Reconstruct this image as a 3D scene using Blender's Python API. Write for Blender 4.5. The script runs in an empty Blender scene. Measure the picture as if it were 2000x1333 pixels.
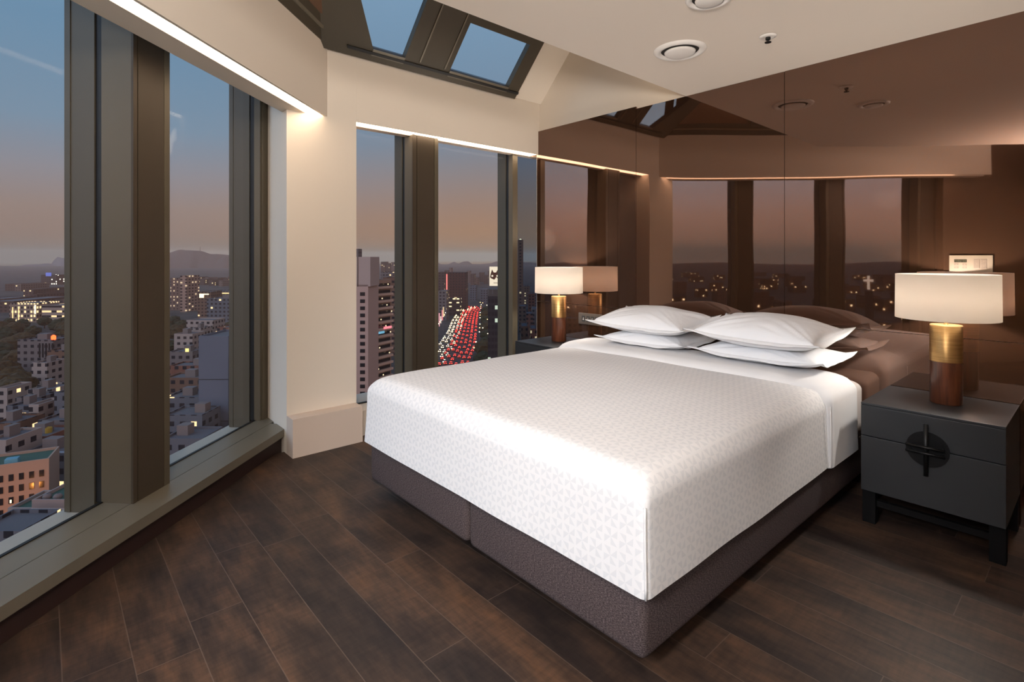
import bpy, bmesh, math, random
from mathutils import Vector, noise as mnoise
R = math.radians
rnd = random.Random(7)
sc = bpy.context.scene
COL = sc.collection
H = 1.35            # eye height
D = 3.68            # y of the headboard wall
XW = -3.76          # x of the far window wall
GZ = -60.0          # street level
FX, FY = -0.749, 0.6626      # view direction on the plan
RX, RY = 0.6626, 0.749       # right direction on the plan

# ------------------------------------------------------------------ materials
def mat(name):
    m = bpy.data.materials.new(name); m.use_nodes = True
    nt = m.node_tree
    return m, nt, nt.nodes, nt.links, nt.nodes['Principled BSDF']
def pm(name, col, rough=.5, metal=0., spec=.5, coat=0., bump=None, coatr=.03, em=None, ems=0.):
    m, nt, N, Lk, b = mat(name)
    b.inputs['Base Color'].default_value = (*col, 1)
    b.inputs['Roughness'].default_value = rough
    b.inputs['Metallic'].default_value = metal
    b.inputs['Specular IOR Level'].default_value = spec
    b.inputs['Coat Weight'].default_value = coat
    b.inputs['Coat Roughness'].default_value = coatr
    if em:
        b.inputs['Emission Color'].default_value = (*em, 1)
        b.inputs['Emission Strength'].default_value = ems
    if bump:
        sc_, st, dist = bump
        tc = N.new('ShaderNodeTexCoord'); n = N.new('ShaderNodeTexNoise'); n.inputs['Scale'].default_value = sc_
        n.inputs['Detail'].default_value = 4
        bp = N.new('ShaderNodeBump'); bp.inputs['Strength'].default_value = st; bp.inputs['Distance'].default_value = dist
        Lk.new(tc.outputs['Object'], n.inputs['Vector']); Lk.new(n.outputs['Fac'], bp.inputs['Height'])
        Lk.new(bp.outputs['Normal'], b.inputs['Normal'])
    return m
def emat(name, col, st):
    m, nt, N, Lk, b = mat(name); N.remove(b)
    e = N.new('ShaderNodeEmission'); e.inputs['Color'].default_value = (*col, 1); e.inputs['Strength'].default_value = st
    Lk.new(e.outputs[0], N['Material Output'].inputs['Surface'])
    return m
def far(m):
    m.cycles.emission_sampling = 'NONE'; return m
def mth(N, Lk, op, a, b=None, c=None):
    n = N.new('ShaderNodeMath'); n.operation = op
    for i, v in enumerate((a, b, c)):
        if v is None: continue
        if isinstance(v, (int, float)): n.inputs[i].default_value = v
        else: Lk.new(v, n.inputs[i])
    return n.outputs[0]
def mixc(N, Lk, fac, a, b, mode='MIX'):
    n = N.new('ShaderNodeMix'); n.data_type = 'RGBA'; n.blend_type = mode
    if isinstance(fac, (int, float)): n.inputs[0].default_value = fac
    else: Lk.new(fac, n.inputs[0])
    for i, v in ((6, a), (7, b)):
        if isinstance(v, tuple): n.inputs[i].default_value = (*v, 1)
        else: Lk.new(v, n.inputs[i])
    return n.outputs[2]
def comb(N, Lk, x, y, z=0.):
    n = N.new('ShaderNodeCombineXYZ')
    for i, v in enumerate((x, y, z)):
        if isinstance(v, (int, float)): n.inputs[i].default_value = v
        else: Lk.new(v, n.inputs[i])
    return n.outputs[0]
def wn(N, Lk, vec):
    n = N.new('ShaderNodeTexWhiteNoise'); Lk.new(vec, n.inputs['Vector']); return n.outputs['Value']
def tn(N, Lk, vec, scale, det=4, rough=.5):
    n = N.new('ShaderNodeTexNoise'); n.inputs['Scale'].default_value = scale; n.inputs['Detail'].default_value = det
    n.inputs['Roughness'].default_value = rough
    Lk.new(vec, n.inputs['Vector']); return n.outputs['Fac']
def ramp(N, Lk, fac, stops):
    n = N.new('ShaderNodeValToRGB'); cr = n.color_ramp
    while len(cr.elements) < len(stops): cr.elements.new(.5)
    for e, (p, c) in zip(cr.elements, stops):
        e.position = p; e.color = (*c, 1)
    Lk.new(fac, n.inputs['Fac']); return n.outputs['Color']

M = {}
M['paint'] = pm('cream_paint', (.74, .66, .565), .75, spec=.25, bump=(60, .08, .002))
M['plinth'] = pm('plinth_paint', (.60, .49, .41), .6, spec=.3)
M['ceiling'] = pm('ceiling_paint', (.80, .71, .62), .8, spec=.2)
M['bronze'] = pm('bronze_anodised', (.092, .076, .051), .45, .15, bump=(400, .03, .001))
M['front'] = pm('dark_bronze_front', (.046, .033, .020), .5, .1)
M['bronze_dark'] = pm('bronze_shadow_gap', (.012, .010, .007), .5)
M['sill'] = pm('sill_aluminium', (.18, .158, .12), .38, .3, bump=(300, .03, .001))
M['gasket'] = pm('black_gasket', (.004, .004, .004), .5)
M['skirt'] = pm('dark_skirting', (.022, .008, .006), .55)
M['ledge'] = pm('outside_ledge', (.45, .40, .33), .6)
M['brass'] = None
M['slate'] = pm('slate_lacquer', (.022, .024, .027), .38, spec=.5, bump=(700, .03, .001))
M['slate_dark'] = pm('slate_leg', (.0035, .0035, .004), .7, spec=.12)
M['knob'] = pm('dark_handle_metal', (.012, .012, .013), .35, .6)
M['mattress'] = pm('mattress_ticking', (.66, .60, .57), .85, spec=.2, bump=(220, .1, .002))
M['sheet'] = pm('white_sheet', (.80, .79, .795), .8, spec=.2, bump=(14, .12, .01))
M['pillow'] = pm('white_pillowcase', (.82, .82, .835), .8, spec=.2, bump=(9, .35, .014))
M['white_plastic'] = pm('white_plastic', (.90, .85, .80), .5)
M['black'] = pm('black_plastic', (.006, .006, .006), .4)
M['plate'] = pm('champagne_plate', (.14, .095, .06), .45, .2)
M['plate_key'] = pm('champagne_key', (.095, .06, .038), .45, .2)
M['display'] = pm('dark_display', (.02, .015, .008), .2)
M['outlet'] = pm('grey_bronze_plate', (.16, .13, .11), .3, .7)
M['outlet_key'] = pm('outlet_insert', (.03, .026, .024), .4)
M['outlet_mark'] = pm('outlet_mark', (.5, .46, .42), .4)
M['tint'] = pm('pane_painted_reflection', (.20, .115, .075), .25, .3)  # opaque brown stands in for the reflected interior
M['strip'] = emat('warm_cove_light', (1., .76, .54), 10.)

# lacquered bronze panel
m, nt, N, Lk, b = mat('bronze_glass_panel'); M['panel'] = m
tc = N.new('ShaderNodeTexCoord')
n = N.new('ShaderNodeTexNoise'); n.inputs['Scale'].default_value = .9; n.inputs['Detail'].default_value = 1
mp = N.new('ShaderNodeMapping'); mp.inputs['Scale'].default_value = (.8, 1, 1.5)
Lk.new(tc.outputs['Object'], mp.inputs['Vector']); Lk.new(mp.outputs[0], n.inputs['Vector'])
bp = N.new('ShaderNodeBump'); bp.inputs['Strength'].default_value = 1; bp.inputs['Distance'].default_value = .0035
Lk.new(n.outputs['Fac'], bp.inputs['Height'])
b.inputs['Base Color'].default_value = (.165, .074, .040, 1); b.inputs['Metallic'].default_value = .85
b.inputs['Roughness'].default_value = .025
b.inputs['Coat Weight'].default_value = 1.; b.inputs['Coat IOR'].default_value = 1.6; b.inputs['Coat Roughness'].default_value = .005
Lk.new(bp.outputs['Normal'], b.inputs['Normal']); Lk.new(bp.outputs['Normal'], b.inputs['Coat Normal'])

# floor planks run along X
m, nt, N, Lk, b = mat('dark_wood_planks'); M['floor'] = m
tc = N.new('ShaderNodeTexCoord'); sx = N.new('ShaderNodeSeparateXYZ'); Lk.new(tc.outputs['Object'], sx.inputs[0])
X, Y = sx.outputs[0], sx.outputs[1]
PW, PL = .1805, 1.22
yr = mth(N, Lk, 'DIVIDE', mth(N, Lk, 'SUBTRACT', Y, .226), PW)
row = mth(N, Lk, 'FLOOR', yr); fy = mth(N, Lk, 'SUBTRACT', yr, row)
xr = mth(N, Lk, 'ADD', mth(N, Lk, 'DIVIDE', X, PL), mth(N, Lk, 'MULTIPLY', wn(N, Lk, comb(N, Lk, row, 3.3)), 7.))
colm = mth(N, Lk, 'FLOOR', xr); fx = mth(N, Lk, 'SUBTRACT', xr, colm)
pid = wn(N, Lk, comb(N, Lk, row, colm, 1.7))
pid2 = wn(N, Lk, comb(N, Lk, row, colm, 9.1))
vec = comb(N, Lk, mth(N, Lk, 'ADD', mth(N, Lk, 'MULTIPLY', X, 1.6), mth(N, Lk, 'MULTIPLY', pid, 31.)), mth(N, Lk, 'MULTIPLY', Y, 9.), pid)
grain = tn(N, Lk, vec, 5., 8, .65)
vec2 = comb(N, Lk, mth(N, Lk, 'ADD', X, mth(N, Lk, 'MULTIPLY', pid2, 13.)), mth(N, Lk, 'MULTIPLY', Y, 2.4), pid2)
blot = tn(N, Lk, vec2, 2.6, 5, .6)
vec3 = comb(N, Lk, mth(N, Lk, 'MULTIPLY', X, 60.), mth(N, Lk, 'MULTIPLY', Y, 9.), pid)
sawm = tn(N, Lk, vec3, 1., 3, .6)
c1 = ramp(N, Lk, blot, [(.28, (.020, .015, .015)), (.46, (.044, .030, .024)), (.60, (.074, .046, .032)), (.80, (.125, .066, .036))])
c2 = mixc(N, Lk, .75, c1, ramp(N, Lk, grain, [(.25, (.45, .45, .48)), (.5, (1., .98, .95)), (.75, (1.5, 1.35, 1.2))]), 'MULTIPLY')
c2 = mixc(N, Lk, .5, c2, ramp(N, Lk, sawm, [(.3, (.6, .6, .6)), (.7, (1.35, 1.3, 1.25))]), 'MULTIPLY')
c2 = mixc(N, Lk, 1., c2, ramp(N, Lk, pid, [(0, (.58, .60, .66)), (1, (1.05, .96, .88))]), 'MULTIPLY')
ey = mth(N, Lk, 'LESS_THAN', mth(N, Lk, 'MINIMUM', fy, mth(N, Lk, 'SUBTRACT', 1., fy)), .009)
ex = mth(N, Lk, 'LESS_THAN', mth(N, Lk, 'MINIMUM', fx, mth(N, Lk, 'SUBTRACT', 1., fx)), .0013)
seam = mth(N, Lk, 'MAXIMUM', ey, ex)
c3 = mixc(N, Lk, mth(N, Lk, 'MULTIPLY', seam, .55), c2, (.13, .095, .075))
Lk.new(c3, b.inputs['Base Color'])
b.inputs['Roughness'].default_value = .52; b.inputs['Specular IOR Level'].default_value = .32
bp = N.new('ShaderNodeBump'); bp.inputs['Strength'].default_value = .25; bp.inputs['Distance'].default_value = .002
Lk.new(grain, bp.inputs['Height']); Lk.new(bp.outputs['Normal'], b.inputs['Normal'])

# woven upholstery of the bed base
m, nt, N, Lk, b = mat('woven_charcoal'); M['weave'] = m
tc = N.new('ShaderNodeTexCoord'); sx = N.new('ShaderNodeSeparateXYZ'); Lk.new(tc.outputs['Object'], sx.inputs[0])
hz = mth(N, Lk, 'ADD', sx.outputs[0], sx.outputs[1])
v = comb(N, Lk, mth(N, Lk, 'MULTIPLY', hz, 130.), mth(N, Lk, 'MULTIPLY', sx.outputs[2], 420.))
n1 = tn(N, Lk, v, 1., 2, .6)
c = ramp(N, Lk, n1, [(.34, (.026, .019, .020)), (.5, (.064, .049, .050)), (.66, (.14, .11, .112))])
Lk.new(c, b.inputs['Base Color']); b.inputs['Roughness'].default_value = .9; b.inputs['Specular IOR Level'].default_value = .15
bp = N.new('ShaderNodeBump'); bp.inputs['Strength'].default_value = .15; bp.inputs['Distance'].default_value = .0005
Lk.new(n1, bp.inputs['Height']); Lk.new(bp.outputs['Normal'], b.inputs['Normal'])

# coverlet: woven pinwheel triangles
m, nt, N, Lk, b = mat('pinwheel_coverlet'); M['cover'] = m
tc = N.new('ShaderNodeTexCoord'); sx = N.new('ShaderNodeSeparateXYZ'); Lk.new(tc.outputs['Object'], sx.inputs[0])
ge = N.new('ShaderNodeNewGeometry'); sn = N.new('ShaderNodeSeparateXYZ'); Lk.new(ge.outputs['True Normal'], sn.inputs[0])
ax, ay, az = (mth(N, Lk, 'ABSOLUTE', sn.outputs[i]) for i in range(3))
istop = mth(N, Lk, 'GREATER_THAN', az, .70)
isx = mth(N, Lk, 'MULTIPLY', mth(N, Lk, 'GREATER_THAN', ax, ay), mth(N, Lk, 'SUBTRACT', 1., istop))
def mixv(f, a, b_):
    return mth(N, Lk, 'ADD', mth(N, Lk, 'MULTIPLY', a, mth(N, Lk, 'SUBTRACT', 1., f)), mth(N, Lk, 'MULTIPLY', b_, f))
u = mixv(isx, sx.outputs[0], sx.outputs[1])
w = mixv(istop, sx.outputs[2], sx.outputs[1])
CS = 1 / .060
uu = mth(N, Lk, 'MULTIPLY', u, CS); ww = mth(N, Lk, 'MULTIPLY', w, CS)
fu = mth(N, Lk, 'SUBTRACT', mth(N, Lk, 'FRACT', uu), .5); fw = mth(N, Lk, 'SUBTRACT', mth(N, Lk, 'FRACT', ww), .5)
ang = mth(N, Lk, 'ARCTAN2', fw, fu)
seg = mth(N, Lk, 'FRACT', mth(N, Lk, 'ADD', mth(N, Lk, 'MULTIPLY', ang, 8 / (2 * math.pi) / 2.), .5))
tri = mth(N, Lk, 'GREATER_THAN', seg, .5)
edge = mth(N, Lk, 'LESS_THAN', mth(N, Lk, 'MAXIMUM', mth(N, Lk, 'ABSOLUTE', fu), mth(N, Lk, 'ABSOLUTE', fw)), .43)
msk = mth(N, Lk, 'MULTIPLY', tri, edge)
c = mixc(N, Lk, msk, (.80, .79, .795), (.715, .715, .73))
Lk.new(c, b.inputs['Base Color'])
b.inputs['Roughness'].default_value = .75; b.inputs['Specular IOR Level'].default_value = .2
tnn = tn(N, Lk, tc.outputs['Object'], 5., 2)
hb = mth(N, Lk, 'ADD', mth(N, Lk, 'MULTIPLY', msk, -.12), tnn)
bp = N.new('ShaderNodeBump'); bp.inputs['Strength'].default_value = .3; bp.inputs['Distance'].default_value = .012
Lk.new(hb, bp.inputs['Height']); Lk.new(bp.outputs['Normal'], b.inputs['Normal'])

# lamp materials
m, nt, N, Lk, b = mat('brushed_brass'); M['brass'] = m
tc = N.new('ShaderNodeTexCoord'); mp = N.new('ShaderNodeMapping'); mp.inputs['Scale'].default_value = (3, 3, 260)
Lk.new(tc.outputs['Object'], mp.inputs['Vector']); f_ = tn(N, Lk, mp.outputs[0], 1., 3)
Lk.new(ramp(N, Lk, f_, [(.3, (.38, .21, .075)), (.7, (.62, .38, .15))]), b.inputs['Base Color'])
b.inputs['Metallic'].default_value = .9; b.inputs['Roughness'].default_value = .36
m, nt, N, Lk, b = mat('red_walnut'); M['walnut'] = m
tc = N.new('ShaderNodeTexCoord'); mp = N.new('ShaderNodeMapping'); mp.inputs['Scale'].default_value = (34, 34, 3)
Lk.new(tc.outputs['Object'], mp.inputs['Vector']); f_ = tn(N, Lk, mp.outputs[0], 1.4, 6, .6)
Lk.new(ramp(N, Lk, f_, [(.3, (.035, .010, .005)), (.55, (.11, .032, .013)), (.8, (.22, .075, .03))]), b.inputs['Base Color'])
b.inputs['Roughness'].default_value = .33; b.inputs['Coat Weight'].default_value = .3
m, nt, N, Lk, b = mat('linen_shade'); N.remove(b); M['shade'] = m
d_ = N.new('ShaderNodeBsdfDiffuse'); d_.inputs[0].default_value = (.93, .89, .84, 1)
t_ = N.new('ShaderNodeBsdfTranslucent'); t_.inputs[0].default_value = (.97, .90, .82, 1)
mx = N.new('ShaderNodeMixShader'); mx.inputs[0].default_value = .72
Lk.new(d_.outputs[0], mx.inputs[1]); Lk.new(t_.outputs[0], mx.inputs[2]); Lk.new(mx.outputs[0], N['Material Output'].inputs['Surface'])

def glass(name, tint, ior):
    m, nt, N, Lk, b = mat(name); N.remove(b)
    t_ = N.new('ShaderNodeBsdfTransparent'); t_.inputs[0].default_value = (*tint, 1)
    g_ = N.new('ShaderNodeBsdfGlossy'); g_.inputs['Roughness'].default_value = .0; g_.inputs[0].default_value = (1, 1, 1, 1)
    fr = N.new('ShaderNodeFresnel'); fr.inputs['IOR'].default_value = ior
    mx = N.new('ShaderNodeMixShader')
    Lk.new(fr.outputs[0], mx.inputs[0]); Lk.new(t_.outputs[0], mx.inputs[1]); Lk.new(g_.outputs[0], mx.inputs[2])
    Lk.new(mx.outputs[0], N['Material Output'].inputs['Surface'])
    return m
M['glass'] = glass('clear_glass', (.97, .965, .96), 1.08)
M['glass_dark'] = glass('dark_tinted_glass', (.60, .66, .72), 1.12)

# ------------------------------------------------------------------ mesh helpers
def link(name, bm, m, parent=None, smooth=False):
    me = bpy.data.meshes.new(name); bmesh.ops.recalc_face_normals(bm, faces=bm.faces); bm.to_mesh(me); bm.free()
    for x in (m if isinstance(m, (list, tuple)) else [m]): me.materials.append(x)
    if smooth:
        for p in me.polygons: p.use_smooth = True
    o = bpy.data.objects.new(name, me); COL.objects.link(o)
    if parent: o.parent = parent
    return o
def tag(o, label=None, cat=None, group=None, kind=None):
    if label: o['label'] = label
    if cat: o['category'] = cat
    if group: o['group'] = group
    if kind: o['kind'] = kind
    return o
def empty(name, loc=(0, 0, 0), rz=0., **k):
    o = bpy.data.objects.new(name, None); COL.objects.link(o); o.location = loc; o.rotation_euler = (0, 0, rz)
    o.empty_display_size = .1
    return tag(o, **k)
def struct(name, bm, m, parent=None, smooth=False):
    return tag(link(name, bm, m, parent, smooth), kind='structure')
def box(bm, x0, x1, y0, y1, z0, z1, mi=0, bev=0.):
    vs = [bm.verts.new((x, y, z)) for z in (z0, z1) for x, y in ((x0, y0), (x1, y0), (x1, y1), (x0, y1))]
    fs = [(0, 1, 2, 3)[::-1], (4, 5, 6, 7), (0, 1, 5, 4), (1, 2, 6, 5), (2, 3, 7, 6), (3, 0, 4, 7)]
    out = []
    for f in fs:
        q = bm.faces.new([vs[i] for i in f]); q.material_index = mi; out.append(q)
    if bev:
        es = list({e for f in out for e in f.edges})
        bmesh.ops.bevel(bm, geom=es, offset=bev, segments=2, affect='EDGES', profile=.7)
    return bm
def B(*a, **k): return box(bmesh.new(), *a, **k)
class Fr:    # local wall frame: L along, k inward, z up
    def __init__(s, O, a, n): s.O, s.a, s.n = O, a, n
    def p(s, L, k, z=0.): return Vector((s.O[0] + s.a[0] * L + s.n[0] * k, s.O[1] + s.a[1] * L + s.n[1] * k, z))
    def box(s, bm, L0, L1, k0, k1, z0, z1, mi=0):
        vs = [bm.verts.new(s.p(L, k, z)) for z in (z0, z1) for L, k in ((L0, k0), (L1, k0), (L1, k1), (L0, k1))]
        for f in ((3, 2, 1, 0), (4, 5, 6, 7), (0, 1, 5, 4), (1, 2, 6, 5), (2, 3, 7, 6), (3, 0, 4, 7)):
            q = bm.faces.new([vs[i] for i in f]); q.material_index = mi
        return bm
F1 = Fr((-3.851, 1.241), (.690, -.7237), (.7237, .690))
F2 = Fr((XW, 0.), (0., 1.), (1., 0.))
def prism(bm, pts, z0, z1, mi=0):
    lo = [bm.verts.new((x, y, z0)) for x, y in pts]; hi = [bm.verts.new((x, y, z1)) for x, y in pts]
    n = len(pts)
    bm.faces.new(lo[::-1]).material_index = mi; bm.faces.new(hi).material_index = mi
    for i in range(n):
        bm.faces.new((lo[i], lo[(i + 1) % n], hi[(i + 1) % n], hi[i])).material_index = mi
    return bm
def lathe(bm, prof, seg=48, c=(0, 0), mi=0, close=False):
    rings = []
    for r, z in prof:
        rings.append([bm.verts.new((c[0] + r * math.cos(2 * math.pi * i / seg), c[1] + r * math.sin(2 * math.pi * i / seg), z)) for i in range(seg)])
    for a, b_ in zip(rings, rings[1:]):
        for i in range(seg):
            bm.faces.new((a[i], a[(i + 1) % seg], b_[(i + 1) % seg], b_[i])).material_index = mi
    if close:
        bm.faces.new(rings[0][::-1]).material_index = mi; bm.faces.new(rings[-1]).material_index = mi
    return bm
def tube(bm, p, q, r, seg=12, mi=0):
    p, q = Vector(p), Vector(q); d = (q - p).normalized()
    u_ = d.orthogonal().normalized(); v_ = d.cross(u_)
    A = [bm.verts.new(p + r * (u_ * math.cos(t) + v_ * math.sin(t))) for t in [2 * math.pi * i / seg for i in range(seg)]]
    Bq = [bm.verts.new(q + r * (u_ * math.cos(t) + v_ * math.sin(t))) for t in [2 * math.pi * i / seg for i in range(seg)]]
    for i in range(seg): bm.faces.new((A[i], A[(i + 1) % seg], Bq[(i + 1) % seg], Bq[i])).material_index = mi
    bm.faces.new(A[::-1]).material_index = mi; bm.faces.new(Bq).material_index = mi
    return bm

# ------------------------------------------------------------------ room shell
# plan corners of the left wall
def lp(L, k): v = F1.p(L, k); return (v.x, v.y)
LEND = 4.9
XR, YB = 2.1, -3.2
fl = [(XW - .05, 1.20), lp(-.05, 0.0), lp(LEND, 0.0), (lp(LEND, 0)[0], YB), (XR, YB), (XR, D + .05), (XW - .05, D + .05)]
struct('floor', prism(bmesh.new(), fl, -.12, 0.), M['floor'])
# ceiling slab with the open slot beside the skylight
CX = -2.15
cl = [(CX, D + .1), (CX, .95), lp(1.5, 1.02), lp(LEND, 1.02), (lp(LEND, 0)[0], YB), (XR, YB), (XR, D + .1)]
struct('ceiling', prism(bmesh.new(), cl, 2.585, 2.72), M['ceiling'])
# closed upstand above the slot, behind the edge of the ceiling
bm = bmesh.new()
up = [(CX, D + .1), (CX, .95), lp(1.5, 1.02), lp(LEND, 1.02)]
for (a, b_) in zip(up, up[1:]):
    vs = [bm.verts.new((a[0] + .02, a[1], 2.72)), bm.verts.new((b_[0] + .02, b_[1], 2.72)), bm.verts.new((b_[0] + .02, b_[1], 4.7)), bm.verts.new((a[0] + .02, a[1], 4.7))]
    bm.faces.new(vs)
r_ = bmesh.ops.extrude_face_region(bm, geom=list(bm.faces))
bmesh.ops.translate(bm, vec=(.1, .03, 0), verts=[v for v in r_['geom'] if isinstance(v, bmesh.types.BMVert)])
struct('wall_upstand', bm, M['ceiling'])

# headboard wall with bronze glass panels
bm = bmesh.new()
pl = [(-3.80, -.1), (XR, -.1), (XR, 4.7), (-2.02, 4.7), (-3.72, 2.93), (-3.80, 2.93)]
fa_ = [bm.verts.new((x, D + .012, z)) for x, z in pl]; fb_ = [bm.verts.new((x, D + .16, z)) for x, z in pl]
bm.faces.new(fa_); bm.faces.new(fb_[::-1])
for i in range(len(pl)): bm.faces.new((fa_[i], fa_[(i + 1) % len(pl)], fb_[(i + 1) % len(pl)], fb_[i]))
wh = struct('wall_headboard', bm, M['paint'])
xs = [-3.78, -2.604, -1.4316, -.2592, .913, XR]
for i, (a, b_) in enumerate(zip(xs, xs[1:])):
    top = 2.603 if b_ < -2.2 else 2.585
    if a < CX < b_: top = 2.603
    for z0, z1 in ((.0, .919), (.9215, top)):
        bm = bmesh.new()
        if a < CX < b_ and z1 > 1:
            box(bm, a + .0015, b_ - .0015, D - .006, D + .012, z0, 2.584)
        else:
            box(bm, a + .0015, b_ - .0015, D - .006, D + .012, z0, z1)
        tag(link('bronze_panel', bm, M['panel'], wh), 'brown mirror-like bronze panel')
# back and right walls, out of the picture but part of the room
struct('wall_right', B(XR, XR + .1, YB, D + .1, -.1, 2.75), M['paint'])
struct('wall_back', B(lp(LEND, 0)[0] - .1, XR + .1, YB - .1, YB, -.1, 4.7), pm('brown_back_wall', (.20, .13, .09), .6))
struct('wall_left_back', F1.box(bmesh.new(), 3.52, LEND + .05, -.2, 0., -.1, 4.7), pm('brown_side_wall', (.20, .13, .09), .6))
x_, y_ = lp(LEND, 0)
struct('wall_rear_corner', B(x_ - .1, x_, YB, y_ + .05, -.1, 4.7), M['paint'])

# corner pillar, header over the far window and its low plinth
bm = bmesh.new()
box(bm, -4.25, XW, 1.255, 1.764, -.1, 2.885)
box(bm, -4.25, XW, 1.764, 4.6, -.1, .19)
struct('wall_far', bm, M['paint'])
bm = bmesh.new()
vs = [(-4.3, 1.05), (XW, 1.05), (XW, D + .012), (-4.3, D + .012)]
box(bm, XW - .006, XW, 1.7645, D + .012, 2.372, 2.885)          # white fascia of the header
box(bm, -4.25, XW - .11, 1.7645, 4.6, 2.50, 2.885)
box(bm, XW - .11, XW - .006, 1.7645, 4.6, 2.42, 2.885)
struct('wall_far_header', bm, M['paint'])
bm = B(XW, -3.64, 1.255, 1.757, 0, .262)
struct('baseboard_far', bm, M['plinth'])
# soffit of the far header beside the light strip
bm = bmesh.new(); box(bm, XW - .185, XW - .105, 1.7645, 4.6, 2.368, 2.386); box(bm, XW - .15, XW - .105, 1.7645, 4.6, 2.386, 2.5)
struct('trim_1', bm, M['plinth'])
o = link('cove_light', B(XW - .104, XW - .004, 1.766, 3.655, 2.372, 2.384), M['strip'])
tag(o, 'thin warm glowing light strip above the far windows beside the bed', 'light strip')

# left wall: skirting, sill, fascia, soffit
struct('baseboard_left', F1.box(bmesh.new(), -.10, 3.52, -.35, 0., -.3, .107), M['skirt'])
sl = tag(empty('trim_2'), kind='structure')
link('sill_board', F1.box(bmesh.new(), -.09, 3.52, -.123, .04, .108, .159), M['sill'], sl)
link('sill_rail', F1.box(bmesh.new(), -.34, 3.52, -.27, -.127, .108, .159), M['sill'], sl)
tag(link('sill_groove', F1.box(bmesh.new(), -.3, 3.52, -.127, -.123, .108, .152), M['gasket'], sl), 'thin black groove')
tag(link('outer_ledge', F1.box(bmesh.new(), -.4, 3.52, -.50, -.30, .02, .105), M['ledge'], sl), 'pale outside ledge')
FZ = 2.885
bm = bmesh.new(); F1.box(bm, -.20, 3.9, .255, .273, 2.372, FZ)
# trim the near-corner end of the fascia on the far wall plane
bmesh.ops.bisect_plane(bm, geom=bm.verts[:] + bm.edges[:] + bm.faces[:], plane_co=(XW, 0, 0), plane_no=(1, 0, 0), clear_inner=True)
struct('wall_left_fascia', bm, M['paint'])
bm = bmesh.new()
F1.box(bm, -.35, 3.9, -.36, .255, 2.80, FZ)
F1.box(bm, -.35, 3.9, .05, .163, 2.372, 2.80)
F1.box(bm, -.35, 3.9, .01, .05, 2.372, 2.39)
bmesh.ops.bisect_plane(bm, geom=bm.verts[:] + bm.edges[:] + bm.faces[:], plane_co=(-4.24, 0, 0), plane_no=(1, 0, 0), clear_inner=True)
struct('wall_left_header', bm, M['paint'])
bm = bmesh.new(); F1.box(bm, -.35, 3.52, .1635, .2545, 2.382, 2.40)
bmesh.ops.bisect_plane(bm, geom=bm.verts[:] + bm.edges[:] + bm.faces[:], plane_co=(XW + .001, 0, 0), plane_no=(1, 0, 0), clear_inner=True)
o = link('cove_light', bm, M['strip'])
tag(o, 'long warm glowing light strip above the tall left windows', 'light strip')

# window joinery
def mullion(fr, w, La, Lb, kf, kg, kfin, z0, z1, full=True):
    # La far side, Lb side turned to the camera
    g = Lb - La
    p = link('mullion', fr.box(bmesh.new(), La + .004, Lb - .001, kg + .014, kf - .012, z0, z1), M['bronze'], w)
    if full:
        link('cover_strip', fr.box(bmesh.new(), La, La + g * .16, kf - .012, kf, z0, z1), M['bronze'], p)
        link('cover_strip', fr.box(bmesh.new(), La + g * .175, Lb - g * .125, kf - .012, kf, z0, z1), M['front'], p)
        link('cover_strip', fr.box(bmesh.new(), Lb - g * .10, Lb, kf - .012, kf, z0, z1), M['front'], p)
    else:
        link('cover_strip', fr.box(bmesh.new(), La, Lb - .02, kf - .012, kf, z0, z1), M['bronze'], p)
    tag(link('gasket', fr.box(bmesh.new(), La + .01, Lb - .008, kg - .022, kg + .014, z0, z1), M['gasket'], p), 'black rubber gasket')
    link('outer_fin', fr.box(bmesh.new(), La + .03, Lb, kfin, kg - .022, z0 - .05, z1 + .1), M['bronze'], p)
    link('fin_lip', fr.box(bmesh.new(), Lb, Lb + .004, kfin, kfin + .03, z0 - .05, z1 + .1), M['bronze'], p)
ZT = 2.76
w1 = tag(empty('window_1'), kind='structure')
tops = [(-.34, -.145), (.917, 1.159), (2.10, 2.342), (3.28, 3.52)]
mullion(F1, w1, -.36, -.145, -.2195, -.291, -.467, .159, ZT + .03, full=False)
for a, b_ in tops[1:]: mullion(F1, w1, a, b_, -.11, -.291, -.467, .159, ZT)
panes = [(-.145, .917), (1.159, 2.10), (2.342, 3.28)]
for a, b_ in panes:
    pn = link('pane', F1.box(bmesh.new(), a - .01, b_ + .01, -.297, -.289, .13, ZT + .01), M['glass'], w1)
    bm = bmesh.new(); F1.box(bm, a, b_, -.285, -.268, .159, .164); link('bead', bm, M['gasket'], pn)
link('head_frame', F1.box(bmesh.new(), -.36, 3.52, -.33, -.12, ZT, 2.80), M['bronze'], w1)

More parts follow.
